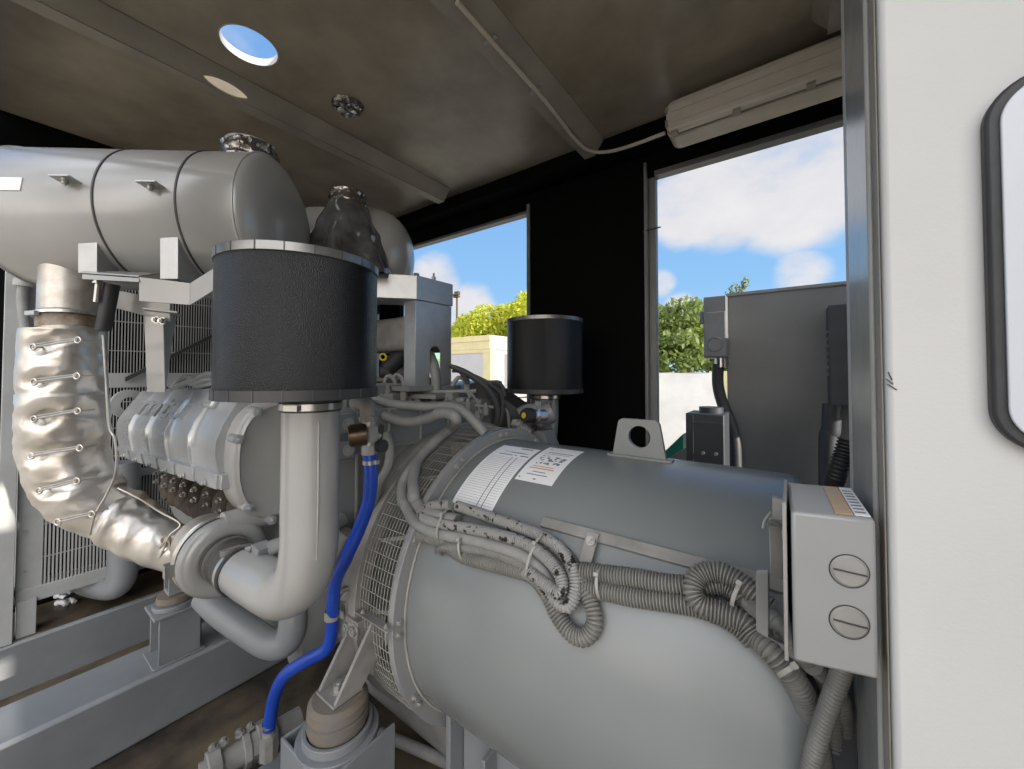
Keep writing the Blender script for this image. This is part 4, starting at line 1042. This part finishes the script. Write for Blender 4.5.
# stickers on the lid
u0 = bk.normalized()
def topq(a0,a1,b0,b1,h=.0008):
    o = TL+V((0,0,.0004)); q=lambda a,b,hh: o+(TR-TL)*a+bk*b+V((0,0,hh)); return [q(a0,b0,0),q(a1,b0,0),q(a1,b1,0),q(a0,b1,0),q(a0,b0,h),q(a1,b0,h),q(a1,b1,h),q(a0,b1,h)]
obj('orange_sticker', MB().hexa(topq(.55,.76,.06,.94)), 'tan_label', tbx, label='faded orange sticker')
st_ = obj('white_sticker', MB().hexa(topq(.78,.96,.06,.94)), 'paper', tbx, label='white printed sticker')
q = MB()
for k in range(8): q.hexa(topq(.80,.93,.12+k*.095,.155+k*.095,.001))
obj('sticker_print', q, 'conduit', st_)
q = MB()
for k in range(5): q.hexa(topq(.58,.73,.15+k*.15,.19+k*.15,.001))
obj('sticker_print', q, 'bolt', st_.parent)
# latches left of the box
lt = thing('box_latch', D(775,560,.56), 'bent metal latch and bracket plates left of the terminal box', 'latch')
q = MB()
q.slab([D(769,527,.56),D(783,527,.56),D(783,581,.56),D(770,574,.56)], (.0,.02,0))
q.slab([D(772,497,.57),D(784,500,.56),D(784,524,.56),D(772,518,.57)], (.0,.012,0))
objs('plate', q, 'dusty_paint', lt, bevel=.0015)
q = MB().tube([D(768,523,.55),D(777,525,.55),D(783,530,.55),D(784,540,.55)], .0022, 8, smooth=False).tube([D(770,519,.555),D(778,521,.555),D(787,524,.55)], .002, 8, smooth=False).tube([D(771,512,.56),D(765,520,.56),D(763,528,.56)], .002, 8)
objs('hasp_wire', q, 'steel', lt)
q = MB().slab([D(756,573,.56),D(768,573,.56),D(768,638,.56),D(756,631,.56)], (.0,.012,0)).slab([D(768,573,.56),D(770,575,.60),D(770,638,.60),D(768,638,.56)], (-.002,0,0)).slab([D(756,631,.56),D(768,638,.56),D(785,647,.56),D(785,644,.60),D(762,630,.62)], (0,0,.0015))
obj('bracket', q, 'grey_gloss', lt, .001)
obj('box_backing', MB().box(-.012,.0,.68,.74,1.20,1.33), 'dusty_paint', lt)

# ================================================================== LIGHT FIXTURE
lf = thing('fluorescent_fixture', (-.1,2.03,2.64), 'long beige sealed light fixture under the ceiling above the right opening', 'lamp')
fy = 1.98
e1, e2 = AY(667,140,fy), AY(667,108,fy)
zlo, zhi = e1.z, e2.z+.004; xs = e1.x; xe = .62; r_ = .045
def capsule(x0,x1,y0,y1,z0,z1):
    q = MB(); pr = []
    for cx_, cz_, a0 in ((x1-r_,z1-r_,0),(x0+r_,z1-r_,90),(x0+r_,z0+r_,180),(x1-r_,z0+r_,270)):
        for k in range(9):
            a = math.radians(a0+90*k/8); pr.append((cx_+r_*math.cos(a), y0, cz_+r_*math.sin(a)))
    return q.slab(pr, (0,y1-y0,0))
obj('housing', capsule(xs,xe,fy+.0,fy+.12,zlo,zhi), 'fixture', lf, .006)
obj('gasket', capsule(xs+.004,xe-.004,fy-.006,fy,zlo+.004,zhi-.004), 'trim_paint', lf)
r_ = .04
obj('diffuser', capsule(xs+.006,xe-.006,fy-.05,fy-.006,zlo+.006,zhi-.006), 'fixture_lens', lf, .014, label='ribbed translucent diffuser')
q = MB()
for zz in (zlo+.045, zhi-.03, zlo+.10): q.cyl((xs+.03,fy-.051,zz),(xe-.03,fy-.051,zz),.003,seg=8)
objs('diffuser_rib', q, 'fixture', lf)
q = MB()
for k in range(5): q.box(xs+.03+k*.26,xs+.06+k*.26,fy-.055,fy-.02,zlo-.006,zlo+.006)
for zz in (zlo+.05,zhi-.05): q.box(xs+.006,xs+.016,fy-.056,fy-.01,zz-.015,zz+.015)
objs('clip', q, 'trim_paint', lf)
lc = thing('lamp_conduit', (-.9,1.2,2.8), 'thin metal conduit from the ceiling beam to the light fixture', 'conduit')
xk = -.958
zk = 2.775
kp = [AZ(457,2,zk), AZ(497,47,zk), AZ(541,96,zk), AZ(561,121,zk), AZ(574,138,zk), AZ(588,150,zk), AZ(606,152,zk-.005), AY(630,146,2.03), AY(665,133,2.03)]
obj('tube', MB().tube(kp, .0095, 12, 8), 'fixture', lc)
q = MB()
for (a,b) in ((490,41),(536,92)):
    p = AZ(a,b,zk); q.obox(p+V((0,0,.008)), V((1,0,0)), V((0,1,0)), V((0,0,1)), .03, .008, .006)
objs('conduit_clip', q, 'bolt', lc)

# ================================================================== BOTTOM: drain block, pipe
db = thing('drain_block', D(240,760,1.4), 'dirty grey pipe coupling with valve at the foot of the blue hose', 'fitting')
a, b = AZ(205,790,.08), AZ(330,690,.14)
dr = (b-a).normalized()
obj('pipe', MB().cyl(AZ(200,778,.10), AZ(300,718,.10), .042, seg=24), 'dusty_paint', db)
A_, B2_ = AZ(200,778,.10), AZ(300,718,.10); e = B2_-A_; u = e.normalized()
q = MB()
for t, rr, w_ in ((.12,.062,.02),(.42,.058,.012),(.62,.066,.03),(.5,.05,.02)): q.cyl(A_+e*t-u*w_, A_+e*t+u*w_, rr, seg=8)
obj('couplings', q, 'dusty_paint', db, .003)
p = D(269,742,1.36); q = MB().cyl(p-V((0,0,.05)), p+V((0,0,.03)), .03, seg=8).cyl(p+V((0,0,.02)), p+V((0,0,.05)), .021, seg=20)
obj('hose_tail', q, 'bolt', db)
q = MB()
for t in (.2,.3,.45,.56): q.bolt(A_+e*t+V((-.03,-.02,.05)), (-.3,-.3,1), .012, .016)
objs('coupling_bolt', q, 'bolt', db)
obj('base_angle', MB().slab([AZ(215,800,.10),AZ(300,737,.10),AZ(300,757,.10),AZ(235,812,.10)], (0,0,-.10)), 'beam_paint', label='grey steel angle on the floor left of the large pedestal', cat='bracket', bevel=.002)
pipe('floor_pipe', [AZ(380,733,.03),AZ(415,748,.03),AZ(460,768,.03)], .02, 'dusty_paint', 'thin dusty pipe on the floor below the screen ring', seg=16)
# cable bunch on the rocker cover
cb = thing('wire_loom', D(200,383,1.55), 'grey wires bunched on top of the rocker cover beside the big filter', 'cable')
for k, pts in enumerate(([(172,388),(180,379),(190,377),(200,382),(212,378)],[(174,387),(184,384),(196,379),(206,374),(216,374)],[(182,386),(190,380),(195,384),(204,379),(216,381)],[(176,386),(188,382),(198,386),(214,383)])):
    obj('wire', MB().tube(T_(pts,1.6), .010, 10), 'grille_paint', cb)

# ================================================================== OUTSIDE
gnd = MB().box(-60,60,-40,120,-.25,-.2); struct('ground', gnd, 'ground')
YC = 3.3
tc = thing('steel_cabinet', (.2,YC,0), 'large plain grey steel cabinet outside the right opening', 'cabinet')
ctop = AY(850,281,YC).z; cl_ = AY(727,370,YC).x
obj('body', MB().box(cl_,1.4,YC,YC+.7,-.2,ctop), 'cab_grey', tc, .006)
obj('top_edge', MB().box(cl_-.004,1.404,YC-.008,YC+.004,ctop-.02,ctop+.003), 'meter_grey', tc, .002)
sw = thing('switch_box', (cl_-.1,YC-.05,1.6), 'grey disconnect box with round knockout, left side of the steel cabinet', 'electrical box')
b0, b1 = AY(704,358,3.2), AY(726,295,3.2)
obj('housing', MB().box(b0.x,b1.x,3.2,3.36,b0.z,b1.z), 'meter_grey', sw, .005)
obj('cover', MB().box(b0.x+.006,b1.x-.006,3.19,3.2,b0.z+.01,b1.z-.12), 'meter_grey', sw, .003)
obj('knockout', MB().torus(((b0.x+b1.x)/2,3.189,b0.z+.1),(0,1,0),.05,.004,32,6), 'cab_grey', sw)
obj('side_handle', MB().box(b0.x-.03,b0.x,3.22,3.28,b0.z+.26,b0.z+.36), 'meter_grey', sw, .008)
obj('hub', MB().cyl(((b0.x+b1.x)/2+.03,3.27,b0.z),((b0.x+b1.x)/2+.03,3.27,b0.z-.07),.045,seg=20), 'steel', sw)
pipe('cabinet_conduit', [AY(718,364,3.27),AY(718,385,3.27),AY(723,405,3.25),AY(731,425,3.2),AY(735,445,3.15),AY(736,480,3.1)], .040, 'rubber', 'dark curved conduit below the disconnect box', 'conduit', 16)
bb = thing('breaker_box', (.3,3.1,1.3), 'grey breaker box on the front of the steel cabinet beside the jamb', 'electrical box')
l0 = AY(830,405,3.1); l1 = AY(830,305,3.1)
obj('housing', MB().box(l0.x,l0.x+.4,3.1,YC,l0.z,l1.z), 'dark_box', bb, .004)
q = MB()
for k in range(7): q.box(l0.x-.006,l0.x,3.15,3.24,l0.z+.18+k*.045,l0.z+.20+k*.045)
obj('vents', q, 'meter_grey', bb)
pipe('breaker_conduit', [AY(832,404,3.2),AY(831,430,3.2),AY(828,455,3.2),V((AY(828,455,3.2).x,3.2,-.2))], .05, 'dark_box', 'dark conduit below the breaker box', 'conduit', 16)
jb = thing('outdoor_unit', (-.45,2.6,.7), 'dark slate box with small knobs outside, behind the lifting lug', 'electrical box')
k0, k1 = AY(686,462,2.62), AY(724,415,2.62)
obj('housing', MB().box(k0.x,k1.x,2.62,2.85,-.2,k1.z), 'dark_box', jb, .006)
obj('side_rib', MB().box(k0.x+.035,k0.x+.045,2.61,2.62,.2,k1.z-.01).box(k0.x+.045,k1.x-.005,2.612,2.62,k1.z-.06,k1.z-.05), 'dark_box', jb)
obj('lid_ring', MB().cyl(((k0.x+k1.x)/2+.02,2.74,k1.z),((k0.x+k1.x)/2+.02,2.74,k1.z+.035),.07,seg=28), 'dark_box', jb)
q = MB()
for (a,b) in ((703,453),(716,454)):
    p = AY(a,b,2.62); q.cyl(p, p+V((0,-.012,0)), .010, seg=12)
objs('knob', q, 'bolt', jb)
obj('green_block', MB().slab([AY(664,452,3.4),AY(683,434,3.4),V((AY(683,434,3.4).x,3.4,-.2)),V((AY(664,452,3.4).x,3.4,-.2))], (0,.3,0)), 'green_paint', label='sloping green panel outside between lifting lug and slate box', cat='panel')
obj('tilted_pallet', MB().slab([AY(662,463,3.1),AY(688,446,3.1),V((AY(688,446,3.1).x,3.1,-.2)),V((AY(662,463,3.1).x,3.1,-.2))], (0,.2,0)), 'meter_grey', label='grey sloping slab below the green panel outside', cat='slab')
# white wrapped crate
x1_ = AY(699,400,7.5).x
q = MB().obox(V((x1_-1.15,8.55,.65)), V((math.cos(.6),math.sin(.6),0)), V((-math.sin(.6),math.cos(.6),0)), V((0,0,1)), 1.35, .35, .85)
bmesh.ops.subdivide_edges(q.bm, edges=q.bm.edges[:], cuts=10, use_grid_fill=True)
for v in q.bm.verts: v.co += V((noise.noise(v.co*2.1),noise.noise(v.co*2.1+V((5,0,0))),noise.noise(v.co*2.1+V((0,7,0)))))*.035
obj('wrapped_crate', q, 'tarp', label='big crate wrapped in white sheeting outside the right opening', cat='crate', ang_=60)
obj('tan_container', MB().box(AY(709,380,11).x, 1.5, 11, 13, -.2, AY(720,371,11).z), 'tan_paint', label='tan box wall peeking left of the steel cabinet', cat='container', bevel=.01)
# tan generator enclosure far left
te = thing('tan_enclosure', (-9,10,-.2), 'tan and white equipment enclosure outside the left opening', 'enclosure')
cx_, cy_ = AY(490.5,335,9.0).x, 9.0; zt_ = AY(490.5,335,9.0).z
obj('roof', MB().box(cx_-6,cx_+.005,cy_-.03,cy_+6,zt_-.42,zt_), 'tan_paint', te, .01)
obj('roof_lip', MB().box(cx_-6,cx_+.01,cy_-.05,cy_+6,zt_-.17,zt_-.14), 'tan_paint', te)
obj('front_panels', MB().box(cx_-6,cx_-.30,cy_+.0,cy_+5,-.2,zt_-.52), 'white_paint', te)
obj('corner_post', MB().box(cx_-.29,cx_,cy_-.01,cy_+.3,-.2,zt_-.42).box(cx_-6,cx_+.01,cy_-.02,cy_+.1,zt_-.53,zt_-.40), 'tan_paint', te)
obj('side_wall', MB().box(cx_-.1,cx_-.01,cy_+.3,cy_+5.9,-.2,zt_-.42).box(cx_-.1,cx_+.035,cy_+.0,cy_+6,zt_-.42,zt_+.002), 'white_paint', te)
q = MB()
for k in range(12):
    z_ = zt_-.62-k*.17; q.slab([(cx_-.01,0,z_),(cx_+.12,0,z_-.11),(cx_+.12,0,z_-.125),(cx_-.01,0,z_-.015)], (0,1,0))
for v in q.bm.verts: v.co.y = cy_+.75 if v.co.y < .5 else cy_+5.6
objs('louvre', q, 'white_paint', te)
obj('louvre_gap_shade', MB().box(cx_-.005,cx_+.01,cy_+.72,cy_+5.6,-.2,zt_-.56), 'dark_box', te)  # dark sheet added in place of shade between the louvres
q = MB().box(cx_-.02,cx_+.13,cy_+.70,cy_+.76,-.2,zt_-.55)
obj('louvre_frame', q, 'white_paint', te)
# trees
def tree(loc, rx, rz, n, m, label, ls=.16, seed=1, trunk=1.5):
    rnd = random.Random(seed); x, y, z = loc
    t = thing('tree', (x,y,-.2), label, 'tree')
    q = MB(); blobs = [(V((rnd.gauss(0,.5)*rx, rnd.gauss(0,.4)*rx, rnd.uniform(-.7,.75)*rz)), rnd.uniform(.25,.5)) for _ in range(16)]
    for i in range(n):
        b, s_ = rnd.choice(blobs); d = V((rnd.gauss(0,1),rnd.gauss(0,1),rnd.gauss(0,1))).normalized()*s_*rnd.uniform(.75,1.05)
        p = V((x,y,z))+b+V((d.x*rx,d.y*rx,d.z*rz)); u_ = V((rnd.gauss(0,1),rnd.gauss(0,1),rnd.gauss(0,1))).normalized(); v_ = u_.orthogonal().normalized(); l = ls*rnd.uniform(.6,1.3)
        q.face([p-u_*l, p+v_*l*.45, p+u_*l, p-v_*l*.45])
    obj('foliage', q, m, t, kind='stuff')
    q = MB().tube([V((x,y,-.2)), V((x+.1,y,z*.5)), V((x,y,z))], .16, 10, rfun=lambda k: .18-.1*k)
    for k in range(5):
        b, s_ = blobs[k]; q.tube([V((x,y,z*.6)), V((x,y,z))+b*.5, V((x,y,z))+b], .05, 6)
    obj('trunk', q, 'bark', t)
p = AY(520,330,22); tree((p.x,p.y,3.5), 3.2, 3.0, 17000, 'leaf_bright', 'bright yellow green tree just left of the black wall panel', .17, 3)
p = AY(468,335,22); tree((p.x,p.y,2.9), 2.6, 2.5, 12000, 'leaf_bright', 'lower yellow green tree beside the tall lamp mast', .17, 5)
p = AY(683,360,22); tree((p.x,p.y,2.0), 3.6, 2.8, 19000, 'leaf_mid', 'bushy dark green tree behind the white wrapped crate', .16, 21)
p = AY(738,294,26); tree((p.x,p.y,6.0), .7, 1.3, 160, 'leaf_mid', 'thin treetop just showing above the steel cabinet', .14, 9)
lm = thing('lamp_mast', (AY(457,300,28).x,28,-.2), 'thin dark floodlight mast in front of the cloud, beyond the trees', 'lamp post')
a = AY(457,297,28); obj('mast', MB().cyl((a.x,28,-.2),(a.x,28,a.z),.13,.10,seg=10), 'bark', lm)
objs('floodlight', MB().box(a.x-.35,a.x+.35,27.8,28.1,a.z-.05,a.z+.1).box(a.x-.1,a.x+.45,27.7,28,a.z+.15,a.z+.5).box(a.x-.4,a.x-.15,27.7,28,a.z+.1,a.z+.3), 'bark', lm)
pg = obj('grass_strip', MB().box(-30,30,13,45,-.199,-.17), 'grass', label='green grass beyond the outdoor boxes', cat='grass', kind='stuff')
# wire poking from the panel frame
obj('stub_wire', MB().tube([V((-.71,YW-.02,2.335)),V((-.66,YW-.035,2.333)),V((-.60,YW-.05,2.33))], .004, 6), 'black_strip', label='short dark wire sticking out of the panel frame', cat='wire')

# ================================================================== LIGHT
sun_d = bpy.data.lights.new('sun', 'SUN'); sun_d.energy = 7.5; sun_d.angle = math.radians(.6); sun_d.color = (1,.93,.82)
sun = bpy.data.objects.new('sun', sun_d); COL.objects.link(sun)
tow = V((math.cos(math.radians(16)), .0, math.sin(math.radians(16))))
sun.rotation_euler = tow.to_track_quat('Z','Y').to_euler(); sun.location = (5,0,5)

wd = bpy.data.worlds.new('world'); sc.world = wd; wd.use_nodes = True; nt = wd.node_tree; N = nt.nodes; L = nt.links
for n_ in list(N): N.remove(n_)
out = N.new('ShaderNodeOutputWorld'); bg = N.new('ShaderNodeBackground'); L.new(bg.outputs[0], out.inputs[0])
tcn = N.new('ShaderNodeTexCoord'); sep = N.new('ShaderNodeSeparateXYZ'); L.new(tcn.outputs['Generated'], sep.inputs[0])
ramp = N.new('ShaderNodeValToRGB'); L.new(sep.outputs['Z'], ramp.inputs[0])
el = ramp.color_ramp.elements; el[0].position = 0; el[0].color = (.62,.80,.98,1); el[1].position = .7; el[1].color = (.17,.38,.80,1)
e_m = ramp.color_ramp.elements.new(.2); e_m.color = (.30,.58,.95,1)
nz = N.new('ShaderNodeTexNoise'); nz.inputs['Scale'].default_value = 4.2; nz.inputs['Detail'].default_value = 9; nz.inputs['Roughness'].default_value = .58
mp = N.new('ShaderNodeMapping'); mp.inputs['Scale'].default_value = (1,1,1.9); L.new(tcn.outputs['Generated'], mp.inputs[0]); L.new(mp.outputs[0], nz.inputs['Vector'])
def math_(op, a, b=None):
    m_ = N.new('ShaderNodeMath'); m_.operation = op
    for i, v in enumerate((a, b)):
        if v is None: continue
        if isinstance(v, (int,float)): m_.inputs[i].default_value = v
        else: L.new(v, m_.inputs[i])
    return m_.outputs[0]
tot = None
for (px_,py_,r0,r1,s_) in ((790,175,5,11,1.0),(725,190,5,9,1.0),(685,205,3,7,.95),(840,165,4,9,.95),(800,272,.5,4,.72),(662,283,.5,2.6,.8),(680,308,.5,3,.8),(435,285,.5,5.5,.95),(470,305,.5,5,.85),(445,330,1,5,.8),(420,60,5,20,.3),(240,40,4,12,.3)):
    d_ = ray(px_,py_).normalized(); dp = N.new('ShaderNodeVectorMath'); dp.operation = 'DOT_PRODUCT'; dp.inputs[1].default_value = d_; L.new(tcn.outputs['Generated'], dp.inputs[0])
    mr = N.new('ShaderNodeMapRange'); mr.interpolation_type = 'SMOOTHSTEP'; mr.inputs['From Min'].default_value = math.cos(math.radians(r1)); mr.inputs['From Max'].default_value = math.cos(math.radians(r0)); mr.inputs['To Max'].default_value = s_
    L.new(dp.outputs['Value'], mr.inputs['Value']); tot = mr.outputs[0] if tot is None else math_('MAXIMUM', tot, mr.outputs[0])
gate = math_('MULTIPLY', math_('SUBTRACT', nz.outputs['Fac'], .5), 1.7)
cf = math_('ADD', tot, gate)
mr = N.new('ShaderNodeMapRange'); mr.interpolation_type = 'SMOOTHSTEP'; mr.inputs['From Min'].default_value = .22; mr.inputs['From Max'].default_value = .98; L.new(cf, mr.inputs['Value'])
mix = N.new('ShaderNodeMix'); mix.data_type = 'RGBA'; L.new(mr.outputs[0], mix.inputs[0]); L.new(ramp.outputs[0], mix.inputs[6])
ccol = N.new('ShaderNodeMix'); ccol.data_type = 'RGBA'; L.new(nz.outputs['Fac'], ccol.inputs[0]); ccol.inputs[6].default_value = (.62,.64,.72,1); ccol.inputs[7].default_value = (.98,.95,.94,1)
L.new(ccol.outputs[2], mix.inputs[7])
# sky brightened behind the viewer as added fill, streaked by noise for reflections 
dp = N.new('ShaderNodeVectorMath'); dp.operation = 'DOT_PRODUCT'; dp.inputs[1].default_value = V((.35,-.85,.40)).normalized(); L.new(tcn.outputs['Generated'], dp.inputs[0])
mb_ = N.new('ShaderNodeMapRange'); mb_.interpolation_type = 'SMOOTHSTEP'; mb_.inputs['From Min'].default_value = .05; mb_.inputs['From Max'].default_value = 1.0; mb_.inputs['To Min'].default_value = 1.0; mb_.inputs['To Max'].default_value = 1.0
L.new(dp.outputs['Value'], mb_.inputs['Value'])
mb_.inputs['To Min'].default_value = 0.0
mw = N.new('ShaderNodeMix'); mw.data_type = 'RGBA'; L.new(mb_.outputs[0], mw.inputs[0]); L.new(mix.outputs[2], mw.inputs[6]); 
rr_ = N.new('ShaderNodeValToRGB'); L.new(sep.outputs['Z'], rr_.inputs[0]); re_ = rr_.color_ramp.elements
re_[0].position = 0; re_[0].color = (2.1,1.88,1.62,1); re_[1].position = .5; re_[1].color = (2.05,2.1,2.2,1)
n3 = N.new('ShaderNodeTexNoise'); n3.inputs['Scale'].default_value = 3.4; n3.inputs['Detail'].default_value = 3
m3 = N.new('ShaderNodeMapping'); m3.inputs['Scale'].default_value = (1,1,.35); L.new(tcn.outputs['Generated'], m3.inputs[0]); L.new(m3.outputs[0], n3.inputs['Vector'])
k3 = N.new('ShaderNodeMapRange'); k3.inputs['From Min'].default_value = .40; k3.inputs['From Max'].default_value = .62; k3.inputs['To Min'].default_value = .2; k3.inputs['To Max'].default_value = 2.1; L.new(n3.outputs['Fac'], k3.inputs['Value'])
v3 = N.new('ShaderNodeVectorMath'); v3.operation = 'SCALE'; L.new(rr_.outputs[0], v3.inputs[0]); L.new(k3.outputs[0], v3.inputs['Scale']); L.new(v3.outputs[0], mw.inputs[7])
L.new(mw.outputs[2], bg.inputs[0]); bg.inputs[1].default_value = 1.0

sc.view_settings.view_transform = 'Standard'; sc.view_settings.look = 'None'; sc.view_settings.gamma = 1; sc.view_settings.exposure = 0.0
sc.view_settings.use_curve_mapping = False
sc.cycles.max_bounces = 8; sc.cycles.diffuse_bounces = 5
